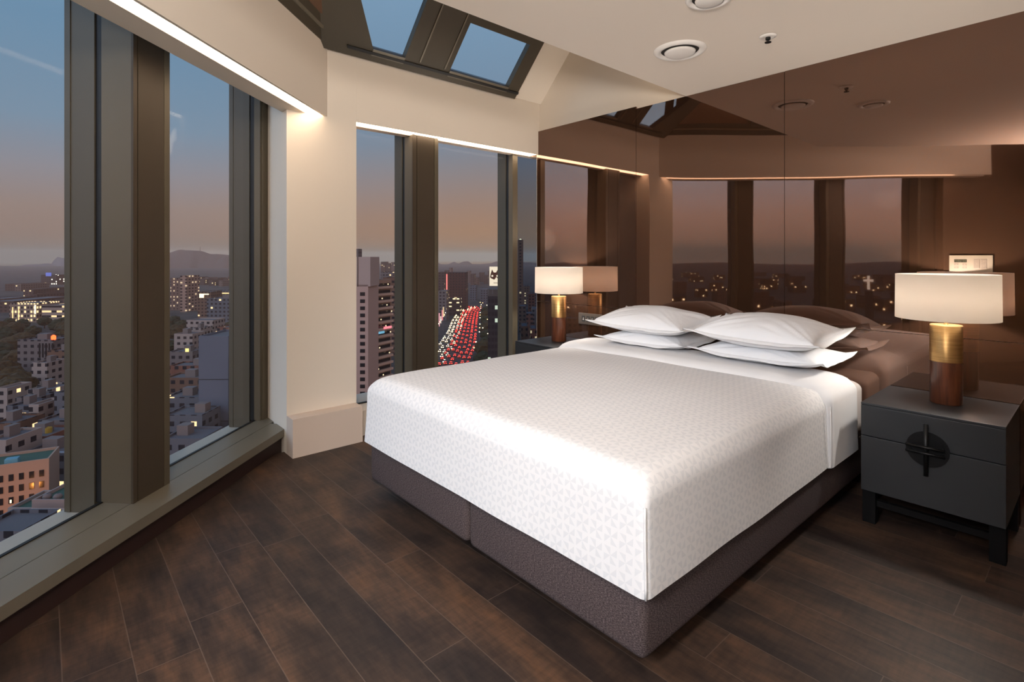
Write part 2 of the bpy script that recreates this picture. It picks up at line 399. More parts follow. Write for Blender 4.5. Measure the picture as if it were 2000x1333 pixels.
w2 = tag(empty('window_2'), kind='structure')
kf2, kg2, kn2 = -.06, -.205, -.36
mullion(F2, w2, 2.536 - .25 * 0 - 0., 2.536, kf2, kg2, kn2, .19, 2.46) if False else None
def mull2(Ya, Yb, kf, full=True):   # camera side is the lower Y here
    g = Yb - Ya
    p = link('mullion', F2.box(bmesh.new(), Ya + .001, Yb - .004, kg2 + .014, kf - .012, .19, 2.46), M['bronze'], w2)
    if full:
        link('cover_strip', F2.box(bmesh.new(), Ya, Ya + g * .15, kf - .012, kf, .19, 2.46), M['front'], p)
        link('cover_strip', F2.box(bmesh.new(), Ya + g * .17, Yb - g * .17, kf - .012, kf, .19, 2.46), M['front'], p)
        link('cover_strip', F2.box(bmesh.new(), Yb - g * .15, Yb, kf - .012, kf, .19, 2.46), M['bronze'], p)
    else:
        link('cover_strip', F2.box(bmesh.new(), Ya, Yb, kf - .012, kf, .19, 2.46), M['bronze'], p)
    tag(link('gasket', F2.box(bmesh.new(), Ya + .008, Yb - .01, kg2 - .03, kg2 + .014, .19, 2.46), M['gasket'], p), 'black rubber gasket')
    link('outer_fin', F2.box(bmesh.new(), Ya, Yb - .03, kn2, kg2 - .03, .1, 2.5), M['bronze'], p)
mull2(2.284, 2.536, kf2)
mull2(3.45, 3.515, -.13, full=False)
for a, b_, gm in ((1.764, 2.284, 'glass'), (2.536, 3.45, 'glass'), (3.515, 4.6, 'glass_dark')):
    pn = link('pane', F2.box(bmesh.new(), a - .01, b_ + .01, kg2 - .006, kg2 + .002, .15, 2.48), M[gm], w2)
    link('bead', F2.box(bmesh.new(), a, b_, kg2 + .004, kg2 + .02, .19, .2), M['gasket'], pn)
link('head_frame', F2.box(bmesh.new(), 1.764, 4.6, kg2 - .03, kf2 - .08, 2.46, 2.50), M['bronze'], w2)
tag(link('outer_ledge', F2.box(bmesh.new(), 1.7, 4.6, -.50, -.22, .10, .185), M['ledge'], w2), 'pale outside ledge')
struct('wall_far_beyond', B(-4.7, -4.3, 4.6, 4.8, -.3, 3.0), M['bronze'])

# sloping skylight
SL = 1.05
def sp(u, y, h=0.):     # point on the slope, h = height off it towards the room
    nn = Vector((SL, 0, -1)).normalized()
    return Vector((XW + u, y, FZ + SL * u)) + nn * h
def quad(bm, c, h0, h1, mi=0):      # c: four (u, y) corners, from h0 to h1 off the slope
    lo = [bm.verts.new(sp(u, y, h0)) for u, y in c]; hi = [bm.verts.new(sp(u, y, h1)) for u, y in c]
    bm.faces.new(lo[::-1]).material_index = mi; bm.faces.new(hi).material_index = mi
    for i in range(4): bm.faces.new((lo[i], lo[(i + 1) % 4], hi[(i + 1) % 4], hi[i])).material_index = mi
    return bm
def onslope(px, py, h=0.):
    t = (px - 1000) / 1035.; k = -(py - 504) / 1035.
    dx, dy = FX + t * RX, FY + t * RY
    nn = Vector((SL, 0, -1)).normalized()
    # plane: SL*(x-XW) - (z-FZ) = h*|n|
    c = h * math.sqrt(SL * SL + 1)
    s = (c + SL * XW + H - FZ) / (SL * dx - k)
    x, y, z = s * dx, s * dy, H + s * k
    p = Vector((x, y, z)) - nn * h
    return (p.x - XW, p.y)
UT = 1.72
w3 = tag(empty('window_3'), kind='structure')
G2 = [onslope(871, 130), onslope(984, 164), onslope(1033, 83), onslope(916, 40)]
G1b = [onslope(723, 92), onslope(786, 107)]
yg1l, yg1r = G1b[0][1], G1b[1][1]
u0 = G1b[0][0]
y2l, y2r = (G2[0][1] + G2[3][1]) / 2, (G2[1][1] + G2[2][1]) / 2
ub, ut = (G2[0][0] + G2[1][0]) / 2, (G2[2][0] + G2[3][0]) / 2
u1t = 1.3
kl = -.93      # the left glass edge runs away from the mitre
ys0 = 1.45; ye = 3.326
M['roof_bronze'] = pm('roof_bronze', (.058, .047, .030), .5, .1)
DK = 'roof_bronze'
# solid roof plane around the panes (outer skin, white where it is plastered)
link('frame_bottom', quad(bmesh.new(), [(.0, 1.20), (.0, ye), (ub, ye), (ub, .95)], 0, .055), M[DK], w3)
tag(link('glazing_bead', quad(bmesh.new(), [(ub - .035, yg1l), (ub - .035, yg1r), (ub + .0, yg1r), (ub + .0, yg1l)], .055, .062), M['sill'], w3), 'paler aluminium bead')
tag(link('glazing_bead', quad(bmesh.new(), [(ub - .035, y2l), (ub - .035, y2r), (ub, y2r), (ub, y2l)], .055, .062), M['sill'], w3), 'paler aluminium bead')
link('frame_right', quad(bmesh.new(), [(ub, y2r), (ub, ye), (UT, ye), (UT, y2r)], 0, .055), M[DK], w3)
link('frame_top', quad(bmesh.new(), [(ut, y2l), (ut, y2r), (UT, y2r), (UT, y2l)], 0, .055), M[DK], w3)
mb = link('roof_mullion', quad(bmesh.new(), [(ub, yg1r), (ub, y2l), (UT, y2l), (UT, yg1r)], 0, .055), M[DK], w3)
for q in (.30, .86):
    yy = yg1r + (y2l - yg1r) * q
    link('cover_line', quad(bmesh.new(), [(ub, yy), (ub, yy + .012), (UT, yy + .012), (UT, yy)], .055, .062), M['sill'], mb)
link('frame_left', quad(bmesh.new(), [(ub, .95), (ub, yg1l), (UT, yg1l + kl * (UT - ub)), (UT, -.6)], 0, .055), M[DK], w3)
link('pane', quad(bmesh.new(), [(ub, y2l), (ub, y2r), (ut, y2r), (ut, y2l)], .01, .018), M['glass'], w3)
link('pane', quad(bmesh.new(), [(ub, yg1l), (ub, yg1r), (UT, yg1r), (UT, yg1l + kl * (UT - ub))], .01, .018), M['glass'], w3)
tag(link('shadow_joint', quad(bmesh.new(), [(.035, 1.66), (.035, ye), (.05, ye), (.05, 1.65)], .055, .066), M['gasket'], w3), 'black joint line')
# plastered slope between the skylight and the headboard wall
struct('ceiling_slope', quad(bmesh.new(), [(0, ye), (0, D + .02), (UT, D + .02), (UT, ye)], 0, .02), M['paint'])

# steep glazed side over the left windows: dark frame, brown reflection painted into the panes
w4 = tag(empty('window_4'), kind='structure')
ks, kt = .30, .30 + .378 * 1.75
def steep(bm, L0, L1, z0, z1, h0, h1):
    def P(L, z, h): return F1.p(L, .30 + .378 * (z - FZ) + h, z)
    vs = [bm.verts.new(P(L, z, h)) for z in (z0, z1) for L, h in ((L0, h0), (L1, h0), (L1, h1), (L0, h1))]
    for f in ((3, 2, 1, 0), (4, 5, 6, 7), (0, 1, 5, 4), (1, 2, 6, 5), (2, 3, 7, 6), (3, 0, 4, 7)): bm.faces.new([vs[i] for i in f])
    return bm
bm = steep(bmesh.new(), -.28, 3.9, FZ, 4.65, -.06, -.02)
bmesh.ops.bisect_plane(bm, geom=bm.verts[:] + bm.edges[:] + bm.faces[:], plane_co=sp(0, 0, .06), plane_no=Vector((SL, 0, -1)), clear_inner=True)
link('frame_panel', bm, M[DK], w4)
for a, b_ in ((-.02, .9), (1.05, 2.1), (2.25, 3.3)):
    link('frame_rib', steep(bmesh.new(), a - .1, a, FZ + .10, 4.6, -.02, -.005), M['sill'] if False else M[DK], w4)
    tag(link('pane', steep(bmesh.new(), a + .03, b_, FZ + .13, 4.6, -.02, -.012), M['tint'], w4), 'opaque pane with a painted brown reflection')
link('frame_rail', steep(bmesh.new(), -.05, 3.3, FZ + .06, FZ + .075, -.02, -.008), M['sill'], w4)
struct('roof', prism(bmesh.new(), [(-3.0, 4.0), (-3.0, 0.), lp(3.9, -.2), (lp(3.9, 0)[0], YB), (-1.9, YB), (-1.9, 4.0)], 4.68, 4.78), M['ceiling'])
# unseen glowing strip added on top of the ceiling edge to brighten the well
o = link('cove_light', B(CX - .012, CX + .018, 1.2, 3.6, 2.725, 2.86), emat('well_fill_glow', (1., .74, .5), 3.2))
tag(o, 'added unseen warm glow strip on the ceiling edge under the skylight', 'light strip')

# ------------------------------------------------------------------ ceiling fittings
def vent(x, y, r, label):
    t = empty('ceiling_vent', (x, y, 2.585), label=label, cat='air vent', group=None)
    t['category'] = 'air vent'
    link('vent_ring', lathe(bmesh.new(), [(r, 0.), (r * .97, -.008), (r * .86, -.016), (r * .74, -.012), (r * .70, .0)], 64), M['white_plastic'], t, True)
    tag(link('vent_throat', lathe(bmesh.new(), [(r * .72, -.001), (r * .70, -.004), (r * .3, -.003)], 48), M['bronze_dark'], t), 'dark gap')
    link('vent_disc', lathe(bmesh.new(), [(.001, -.024), (r * .50, -.023), (r * .57, -.019), (r * .59, -.012), (r * .4, -.005), (.001, -.005)], 64), M['white_plastic'], t, True)
vent(-1.697, 2.833, .152, 'round white ceiling air valve nearest the brown wall')
vent(-1.262, 2.365, .110, 'round white ceiling fitting cut off by the top edge of the photo')
t = empty('sprinkler', (-1.263, 3.017, 2.583), label='small white sprinkler with black head on the ceiling', cat='sprinkler')
link('rosette', lathe(bmesh.new(), [(.045, 0), (.043, -.005), (.026, -.007), (.001, -.007)], 40), M['white_plastic'], t, True)
bm = lathe(bmesh.new(), [(.013, -.005), (.013, -.02), (.007, -.022), (.007, -.032), (.017, -.033), (.017, -.036), (.001, -.036)], 24)
link('sprinkler_head', bm, M['black'], t)

# ------------------------------------------------------------------ wall plates
t = empty('control_panel', (-.491, D - .006, 1.320), label='champagne metal control panel with display above the right lamp', cat='control panel')
link('face_plate', B(-.088, .088, -.010, 0, -.0435, .0435, bev=.0015), M['plate'], t)
tag(link('display', B(-.067, -.015, -.0108, -.009, .006, .0225), M['display'], t), 'small dark display')
dgm = emat('display_digits', (.75, .62, .35), .25)
bm = bmesh.new()
for i in range(7):
    x = -.0635 + i * .0068
    for (a, b_, c_, d2) in ((0, .004, .0, .0012), (0, .004, .0096, .0108), (0, .0011, 0, .0108), (.0029, .004, 0, .0108), (0, .004, .0048, .006)):
        if (i * 7 + int(c_ * 1e4) + int(a * 1e4)) % 4: box(bm, x + a, x + b_, -.0112, -.0107, .0088 + c_, .0088 + d2)
link('display_text', bm, dgm, t)
for kx, kz, kw, kh in ((-.067, -.009, .018, .012), (-.067, -.025, .018, .011), (-.033, -.009, .018, .012), (-.033, -.025, .018, .011)):
    kk = link('button', B(kx, kx + kw, -.0115, -.009, kz - .002, kz + kh - .002, bev=.0006), M['plate_key'], t)
    bm = bmesh.new(); cx, cz = kx + kw / 2, kz + kh / 2 - .002
    for a in range(2): box(bm, cx - (.003 if a else .0007), cx + (.003 if a else .0007), -.0119, -.0114, cz - (.0007 if a else .003), cz + (.0007 if a else .003))
    link('button_mark', bm, M['plate'], kk)
for kx, kz, kw, kh in ((.013, -.025, .024, .048), (.041, .0, .024, .024), (.041, -.0255, .024, .0245)):
    kk = link('rocker_switch', B(kx, kx + kw, -.0117, -.009, kz, kz + kh, bev=.0008), M['plate_key'], t)
    link('switch_dot', tube(bmesh.new(), (kx + kw / 2, -.0117, kz + kh / 2), (kx + kw / 2, -.0121, kz + kh / 2), .0022), M['plate'], kk)
t = empty('socket_plate', (-3.09, D - .006, .80), label='grey metal socket plate with small icons beside the left lamp', cat='socket')
link('face_plate', B(-.135, .135, -.010, 0, -.05, .05, bev=.0015), M['outlet'], t)
for i, x in enumerate((-.075, -.02, .03, .08)):
    kk = link('socket_insert', B(x - .02, x + .02, -.0115, -.009, -.027, .027, bev=.001), M['outlet_key'], t)
    bm = bmesh.new()
    if i == 0:
        prism(bm, [(x - .007, -.0118), (x + .007, -.0118), (x + .007, -.0114), (x - .007, -.0114)], -.012, -.004); box(bm, x - .003, x + .003, -.012, -.0114, -.004, .012)
    else:
        for a, r1 in ((0, .009),):
            for s_ in range(14):
                t0, t1 = 2 * math.pi * s_ / 18 + .9, 2 * math.pi * (s_ + 1) / 18 + .9
                tube(bm, (x + r1 * math.cos(t0), -.0118, r1 * math.sin(t0)), (x + r1 * math.cos(t1), -.0118, r1 * math.sin(t1)), .0014, 6)
        box(bm, x - .0012, x + .0012, -.012, -.0114, -.004, .004)
    link('icon', bm, M['outlet_mark'], kk)

# ------------------------------------------------------------------ bed
def ringpath(x0, x1, y0, y1, rc, nside=26, nc=6):
    rc = max(rc, 1e-4)
    pts = []
    cs = [((x1 - rc, y0 + rc), -90), ((x1 - rc, y1 - rc), 0), ((x0 + rc, y1 - rc), 90), ((x0 + rc, y0 + rc), 180)]
    for i, ((cx, cy), a0) in enumerate(cs):
        arc = [(cx + rc * math.cos(R(a0 + 90 * j / nc)), cy + rc * math.sin(R(a0 + 90 * j / nc))) for j in range(nc + 1)]
        pts += arc
        nx, ny = cs[(i + 1) % 4][0]; a1 = cs[(i + 1) % 4][1]
        e = (nx + rc * math.cos(R(a1)), ny + rc * math.sin(R(a1)))
        s = arc[-1]
        pts += [(s[0] + (e[0] - s[0]) * j / nside, s[1] + (e[1] - s[1]) * j / nside) for j in range(1, nside)]
    return pts
def drape(x0, x1, y0, y1, zb, zt, r, rc, crown=.0, flare=.0, wob=.0, seed=0, rin=None, closed=True):
    bm = bmesh.new(); rings = []
    cx, cy = (x0 + x1) / 2, (y0 + y1) / 2
    def put(pts, z, off=0.):
        out = []
        for (x, y) in pts:
            zz = z
            if callable(z): zz = z(x, y)
            nx = ny = 0.
            if wob:
                n_ = mnoise.noise(Vector((x * 3.1 + seed, y * 3.1, zz * 2.5))) * wob
                dx, dy = x - cx, y - cy
                n_ *= max(0., 1 - min(2 * abs(dx) / (x1 - x0), 2 * abs(dy) / (y1 - y0)) ** 8)
                if abs(dx) / (x1 - x0) > abs(dy) / (y1 - y0): nx = n_ * (1 if dx > 0 else -1)
                else: ny = n_ * (1 if dy > 0 else -1)
            out.append(bm.verts.new((x + nx, y + ny, zz)))
        rings.append(out)
    def zc(x, y):
        a = 1 - ((x - cx) / ((x1 - x0) / 2)) ** 2; b_ = 1 - ((y - cy) / ((y1 - y0) / 2)) ** 2
        w_ = mnoise.noise(Vector((x * 2.2 + seed, y * 2.2, seed))) * wob
        return crown * max(a, 0) ** .5 * max(b_, 0) ** .4 + w_
    nz = 6
    for i in range(nz):
        z = zb + (zt - r - zb) * i / nz; e = -flare * (1 - i / nz) ** 1.5
        put(ringpath(x0 + e, x1 - e, y0 + e, y1 - e, rc), z)
    na = 9
    for i in range(na + 1):
        a = R(90 * i / na); e = r * (1 - math.cos(a)); z = zt - r + r * math.sin(a)
        put(ringpath(x0 + e, x1 - e, y0 + e, y1 - e, rc + e * .6), (lambda X_, Y_, z=z: z + zc(X_, Y_) * 1.0) if i > na * .5 else z)
    hx, hy = (x1 - x0) / 2 - r, (y1 - y0) / 2 - r
    nr = 18
    for i in range(1, nr):
        s = 1 - i / nr
        m_ = min(hx, hy) * (1 - s)
        put(ringpath(x0 + r + m_, x1 - r - m_, y0 + r + m_, y1 - r - m_, (rc + r * .6) * s), lambda X_, Y_: zt + zc(X_, Y_))
    for a, b_ in zip(rings, rings[1:]):
        n_ = len(a)
        for i in range(n_): bm.faces.new((a[i], a[(i + 1) % n_], b_[(i + 1) % n_], b_[i]))
    bm.faces.new(rings[-1])
    if closed: bm.faces.new(rings[0][::-1])
    return bm
BX0, BX1, BY0 = -2.80, -.960, 1.395
bed = empty('bed', ((BX0 + BX1) / 2, 2.5, 0), label='king size bed with charcoal woven base split in two against the brown wall', cat='bed')
ox, oy = bed.location.x, bed.location.y
def off(bm, dx, dy, dz=0.): bmesh.ops.translate(bm, vec=(dx, dy, dz), verts=bm.verts); return bm
for a, b_ in ((BX0, -1.882), (-1.868, BX1)):
    bm = B(a, b_, BY0, 3.655, .085, .315); 
    es = [e for e in bm.edges]
    bmesh.ops.bevel(bm, geom=es, offset=.028, segments=5, affect='EDGES', profile=.5)
    link('base_section', off(bm, -ox, -oy), M['weave'], bed, True)
    for lx in (a + .14, b_ - .14):
        for ly in (BY0 + .22, 3.45):
            link('leg', off(lathe(bmesh.new(), [(.025, 0), (.028, .09)], 20, (lx, ly), close=True), -ox, -oy), M['slate_dark'], bed)
link('mattress', off(drape(BX0 + .012, BX1 - .012, BY0 + .03, 3.66, .31, .622, .05, .06), -ox, -oy), M['mattress'], bed, True)

cov = empty('coverlet', (ox, oy, .3), label='white coverlet with pale grey triangle pattern spread over the bed', cat='bedspread')
link('cover', off(drape(BX0 - .018, BX1 + .018, BY0 - .018, 3.06, .307, .668, .085, .030, crown=.03, flare=.012, wob=.006, seed=3, closed=False), -ox, -oy, -.3), M['cover'], cov, True)
cx_, cy_ = BX1 + .018 + .004, BY0 - .018 - .004
def pipe(pts, r=.0042, seg=12):
    bm = bmesh.new(); rg = [[bm.verts.new((x + r * math.cos(2 * math.pi * q / seg), y + r * math.sin(2 * math.pi * q / seg), z)) for q in range(seg)] for x, y, z in pts]
    for a, b_ in zip(rg, rg[1:]):
        for q in range(seg): bm.faces.new((a[q], a[(q + 1) % seg], b_[(q + 1) % seg], b_[q]))
    bm.faces.new(rg[0][::-1]); bm.faces.new(rg[-1])
    return bm
pp = []
for i in range(9):
    z = .309 + .272 * i / 8; f = .012 * (1 - (z - .307) / .276) ** 1.5 - .0050
    pp.append((BX1 + .018 + f, BY0 - .018 - f, z))
link('piping', off(pipe(pp), -ox, -oy, -.3), M['sheet'], cov, True)
ts = empty('top_sheet', (ox, oy, .3), label='plain white sheet folded back in a band below the pillows', cat='sheet')
link('fold', off(drape(BX0 - .034, BX1 + .036, 2.925, 3.38, .300, .702, .085, .045, crown=.028, flare=.006, wob=.007, seed=9, closed=False), -ox, -oy, -.3), M['sheet'], ts, True)
zs = [(.305, .0), (.45, .0), (.60, .0)]
link('hem', off(pipe([(BX1 + .041, 2.927, .305), (BX1 + .040, 2.925, .45), (BX1 + .037, 2.925, .61)], .0016), -ox, -oy, -.3), M['sheet'], ts, True)

def pillow_mesh(hx, hy, T, Tb, seed, sag=0.):
    bm = bmesh.new(); n = 44; top = {}; bot = {}
    fl = .042
    for i in range(n + 1):
        for j in range(n + 1):
            a = -1 + 2 * i / n; b_ = -1 + 2 * j / n
            u = math.copysign(abs(a) ** .8, a); v = math.copysign(abs(b_) ** .8, b_)
            pull = .075
            x = (hx - fl) * u * (1 - pull * (1 - v * v) * abs(u)); y = (hy - fl) * v * (1 - pull * 1.2 * (1 - u * u) * abs(v))
            prof = max((1 - u * u), 0) ** .42 * max((1 - v * v), 0) ** .42
            # tighter creases running out of the corners
            cr = .026 * mnoise.noise(Vector((math.atan2(abs(v) - 1.25, abs(u) - 1.25) * 9 + seed + 3 * (u > 0) + 7 * (v > 0), seed, 0))) * (abs(u) * abs(v)) ** .6
            nn_ = .012 * mnoise.noise(Vector((x * 5 + seed, y * 5, seed)))
            lift = .018 * (abs(u) * abs(v)) ** 3 - sag * (1 - u * u)
            top[i, j] = bm.verts.new((x, y, T * prof + (nn_ + cr) * prof ** .5 + lift))
            if i in (0, n) or j in (0, n): bot[i, j] = top[i, j]
            else: bot[i, j] = bm.verts.new((x, y, -Tb * prof + nn_ * .5 * prof + lift))
    for i in range(n):
        for j in range(n):
            for g in (top, bot):
                bm.faces.new((g[i, j], g[i + 1, j], g[i + 1, j + 1], g[i, j + 1]))
    # flange
    bf = bmesh.new(); ring = [(i, 0) for i in range(n)] + [(n, j) for j in range(n)] + [(i, n) for i in range(n, 0, -1)] + [(0, j) for j in range(n, 0, -1)]
    inn = [[], []]; out = [[], []]
    for k_, (i, j) in enumerate(ring):
        p = top[i, j].co; a = -1 + 2 * i / n; b_ = -1 + 2 * j / n
        u = math.copysign(abs(a) ** .8, a); v = math.copysign(abs(b_) ** .8, b_)
        e = Vector((hx * u * (1 - .06 * (1 - v * v) * abs(u)), hy * v * (1 - .075 * (1 - u * u) * abs(v)), 0))
        w_ = .007 * mnoise.noise(Vector((e.x * 9 + seed, e.y * 9, 1.))) - .006 + .02 * (abs(u) * abs(v)) ** 3
        for s_, q in ((.0018, 0), (-.0018, 1)):
            inn[q].append(bf.verts.new((p.x * .985, p.y * .985, p.z + s_ * 1.6))); out[q].append(bf.verts.new((e.x, e.y, p.z + w_ + s_)))
    m_ = len(ring)
    for i in range(m_):
        j = (i + 1) % m_
        bf.faces.new((inn[0][i], inn[0][j], out[0][j], out[0][i])); bf.faces.new((inn[1][i], out[1][i], out[1][j], inn[1][j]))
        bf.faces.new((out[0][i], out[0][j], out[1][j], out[1][i]))
    return bm, bf
def pillow(x, y, z, tilt, rz, T, Tb, seed, label, hx=.395, hy=.265, roll=0.):
    a, f_ = pillow_mesh(hx, hy, T, Tb, seed)
    o = link('pillow', a, M['pillow'], None, True); o.location = (x, y, z); o.rotation_euler = (tilt, roll, rz)
    tag(o, label, 'pillow', 'white pillows at the head of the bed')
    link('flange', f_, M['pillow'], o, True)
pillow(-1.385, 3.32, .765, R(1), R(-1), .075, .045, 11., 'white pillow underneath, nearer the right lamp, bottom of its stack')
pillow(-2.185, 3.33, .760, R(2), R(1), .075, .045, 23., 'white pillow underneath, nearer the windows, bottom of its stack', hx=.36)
pillow(-1.385, 3.285, .895, R(6), R(-1), .115, .075, 31., 'white plump pillow on top of the stack nearer the right lamp', hy=.272, roll=R(1.2))
pillow(-2.215, 3.315, .885, R(7), R(1.5), .11, .07, 47., 'white plump pillow on top of the stack nearer the windows', hx=.40, roll=R(.8))

# ------------------------------------------------------------------ nightstands
def nightstand(x0, x1, label):
    y0, y1, zt = 3.135, 3.665, .613
    cx, cy = (x0 + x1) / 2, (y0 + y1) / 2
    t = empty('nightstand', (cx, cy, 0), label=label, cat='nightstand', group=None)
    w, d = (x1 - x0) / 2, (y1 - y0) / 2
    link('body', B(-w, w, -d + .018, d, .167, zt - .012, bev=.002), M['slate'], t)
    link('table_top', B(-w, w, -d, d, zt - .012, zt, bev=.0025), M['slate'], t)
    link('drawer', B(-w, w, -d, -d + .018, .448, zt - .0135, bev=.0025), M['slate'], t)
    link('drawer', B(-w, w, -d, -d + .018, .167, .444, bev=.0025), M['slate'], t)
    for sx_ in (-1, 1):
        for sy in (-1, 1):
            xx = sx_ * (w - .03); yy = sy * (d - .045)
            link('leg', B(xx - .028, xx + .028, yy - .028, yy + .028, 0, .168), M['slate_dark'], t)
    link('stretcher', B(-w + .05, w - .05, -d + .04, -d + .065, .085, .115), M['slate_dark'], t)
    link('stretcher', B(-w + .05, w - .05, d - .065, d - .04, .085, .115), M['slate_dark'], t)
    for sx_ in (-1, 1):
        link('side_rail', B(sx_ * (w - .03) - .012, sx_ * (w - .03) + .012, -d + .06, d - .06, .085, .115), M['slate_dark'], t)
    hz, yf = .4435, -d
    bm = tube(bmesh.new(), (0, yf, hz), (0, yf - .006, hz), .083, 64)
    h = link('handle_plate', bm, M['knob'], t)
    bm = tube(bmesh.new(), (-.003, yf - .022, .322), (-.003, yf - .022, .565), .009, 20)
    tube(bm, (-.003, yf, .35), (-.003, yf - .022, .35), .005); tube(bm, (-.003, yf, .54), (-.003, yf - .022, .54), .005)
    link('handle_bar', bm, M['knob'], h, True)
    for dz in (.0155, -.0125):
        bm = tube(bmesh.new(), (-.078, yf - .036, hz + dz), (.070, yf - .036, hz + dz), .0065, 20)
        tube(bm, (-.06, yf, hz + dz), (-.06, yf - .036, hz + dz), .004); tube(bm, (.06, yf, hz + dz), (.06, yf - .036, hz + dz), .004)
        link('handle_bar', bm, M['knob'], h, True)
    return t
nightstand(-.848, -.302, 'dark slate nightstand with round drawer handle to the right of the bed')
nightstand(-3.50, -2.945, 'dark slate nightstand mostly hidden behind the bed by the far window')

# ------------------------------------------------------------------ lamps
def lamp(x, y, label, watts):
    z = .613; rb, rs = .066, .212
    t = empty('table_lamp', (x, y, z), label=label, cat='lamp')
    bm = lathe(bmesh.new(), [(.001, 0), (rb - .003, 0), (rb, .004), (rb, .215)], 64); link('wooden_base', bm, M['walnut'], t, True)
    bm = lathe(bmesh.new(), [(rb + .0012, .213), (rb + .0012, .394), (rb - .002, .398), (.001, .399)], 64)
    o_ = link('brass_sleeve', bm, M['brass'], t, True)
    for me_ in (o_.data,):
        for p in me_.polygons:
            if abs(p.normal.z) > .5: p.use_smooth = False
    bm = lathe(bmesh.new(), [(.012, .398), (.008, .402), (.008, .47), (.016, .472), (.016, .50), (.001, .50)], 24); link('stem', bm, M['brass'], t, True)
    zs0, zs1 = .428, .654
    bm = lathe(bmesh.new(), [(rs, zs0), (rs - .002, zs1), (rs - .004, zs1), (rs - .002, zs0), (rs, zs0)], 96)
    link('lamp_shade', bm, M['shade'], t, True)
    bm = bmesh.new()
    for a in range(3): tube(bm, (0, 0, .50), ((rs - .004) * math.cos(a * 2.094 + .4), (rs - .004) * math.sin(a * 2.094 + .4), .50), .0015, 6)
    link('shade_ring', bm, M['brass'], t)
    bl = link('bulb', lathe(bmesh.new(), [(.001, .50), (.013, .505), (.03, .53), (.033, .555), (.022, .58), (.001, .59)], 24), emat('warm_bulb', (1., .72, .45), 6), t, True)
    bl.visible_shadow = True
    ld = bpy.data.lights.new('lamp_bulb', 'POINT'); ld.energy = watts; ld.color = (1., .94, .86); ld.shadow_soft_size = .036
    lo = bpy.data.objects.new('bulb_light', ld); COL.objects.link(lo); lo.parent = t; lo.location = (0, 0, .545)
    bpy.data.objects.remove(bl)
    return t
lamp(-.555, 3.435, 'table lamp with white drum shade, brass and wood base, to the right of the bed', 23)
lamp(-3.245, 3.425, 'table lamp with white drum shade beside the far window, left of the bed', 23)

# ------------------------------------------------------------------ the city outside
def gp(px, s):      # horizontal point seen in column px at depth s
    t = (px - 1000) / 1035.
    return (s * (FX + t * RX), s * (FY + t * RY))
def zy(py, s): return H - (py - 504) / 1035. * s
def gpm(px, s):     # the same, seen by way of the mirror wall
    x, y = gp(px, s); return (x, 2 * D - y)
def facade(name, wall, lit=.08, litc=(1., .68, .34), ls=1.6, cw=3.4, ch=3.2, ww=.5, wh=.45, win=(.012, .014, .02), dens=1.):
    m, nt, N, Lk, b = mat(name)
    tc = N.new('ShaderNodeTexCoord'); sx = N.new('ShaderNodeSeparateXYZ'); Lk.new(tc.outputs['Object'], sx.inputs[0])
    oi = N.new('ShaderNodeObjectInfo')
    hz = mth(N, Lk, 'ADD', sx.outputs[0], sx.outputs[1])
    a = mth(N, Lk, 'DIVIDE', hz, cw); z = mth(N, Lk, 'DIVIDE', sx.outputs[2], ch)
    ia, iz = mth(N, Lk, 'FLOOR', a), mth(N, Lk, 'FLOOR', z)
    fa, fz = mth(N, Lk, 'FRACT', a), mth(N, Lk, 'FRACT', z)
    ina = mth(N, Lk, 'LESS_THAN', mth(N, Lk, 'ABSOLUTE', mth(N, Lk, 'SUBTRACT', fa, .5)), ww / 2)
    inz = mth(N, Lk, 'LESS_THAN', mth(N, Lk, 'ABSOLUTE', mth(N, Lk, 'SUBTRACT', fz, .5)), wh / 2)
    ge = N.new('ShaderNodeNewGeometry'); sn = N.new('ShaderNodeSeparateXYZ'); Lk.new(ge.outputs['Normal'], sn.inputs[0])
    ver = mth(N, Lk, 'LESS_THAN', mth(N, Lk, 'ABSOLUTE', sn.outputs[2]), .5)
    w_ = mth(N, Lk, 'MULTIPLY', mth(N, Lk, 'MULTIPLY', ina, inz), ver)
    rv = wn(N, Lk, comb(N, Lk, ia, iz, mth(N, Lk, 'MULTIPLY', oi.outputs['Random'], 50.)))
    has = mth(N, Lk, 'LESS_THAN', wn(N, Lk, comb(N, Lk, ia, iz, 77.)), dens)
    w_ = mth(N, Lk, 'MULTIPLY', w_, has)
    on = mth(N, Lk, 'MULTIPLY', mth(N, Lk, 'LESS_THAN', rv, lit), w_)
    Lk.new(mixc(N, Lk, w_, wall, win), b.inputs['Base Color'])
    b.inputs['Roughness'].default_value = .75; b.inputs['Specular IOR Level'].default_value = .2
    b.inputs['Emission Color'].default_value = (*litc, 1)
    Lk.new(mth(N, Lk, 'MULTIPLY', on, ls), b.inputs['Emission Strength'])
    return far(m)
FA = [facade('facade_beige', (0.204, 0.15, 0.116), .03), facade('facade_grey', (0.136, 0.122, 0.122), .04), facade('facade_pale', (0.286, 0.245, 0.224), .03),
      facade('facade_brown', (.14, .085, .06), .05), facade('facade_slate', (.10, .11, .13), .03), facade('facade_brick', (0.163, 0.075, 0.054), .03)]
FT = [facade('tower_far_rose', (.085, .055, .048), .05, ch=4, cw=5), facade('tower_far_grey', (.07, .052, .048), .06, ch=4, cw=5), facade('tower_far_pale', (.16, .115, .10), .04, ch=4, cw=5)]
FL = facade('facade_office_lit', (.26, .19, .15), .62, (1., .70, .36), 1.5, cw=3, ch=4., ww=.6, wh=.55)
FLB = facade('facade_banded_lit', (.28, .22, .19), .5, (1., .68, .34), 1.4, cw=5, ch=4.5, ww=1.0, wh=.4)
FGL = facade('facade_dark_glass', (.022, .024, .03), .05, (.8, .95, .75), .8, cw=1.8, ch=3.2, ww=.8, wh=.6, win=(.01, .012, .018))
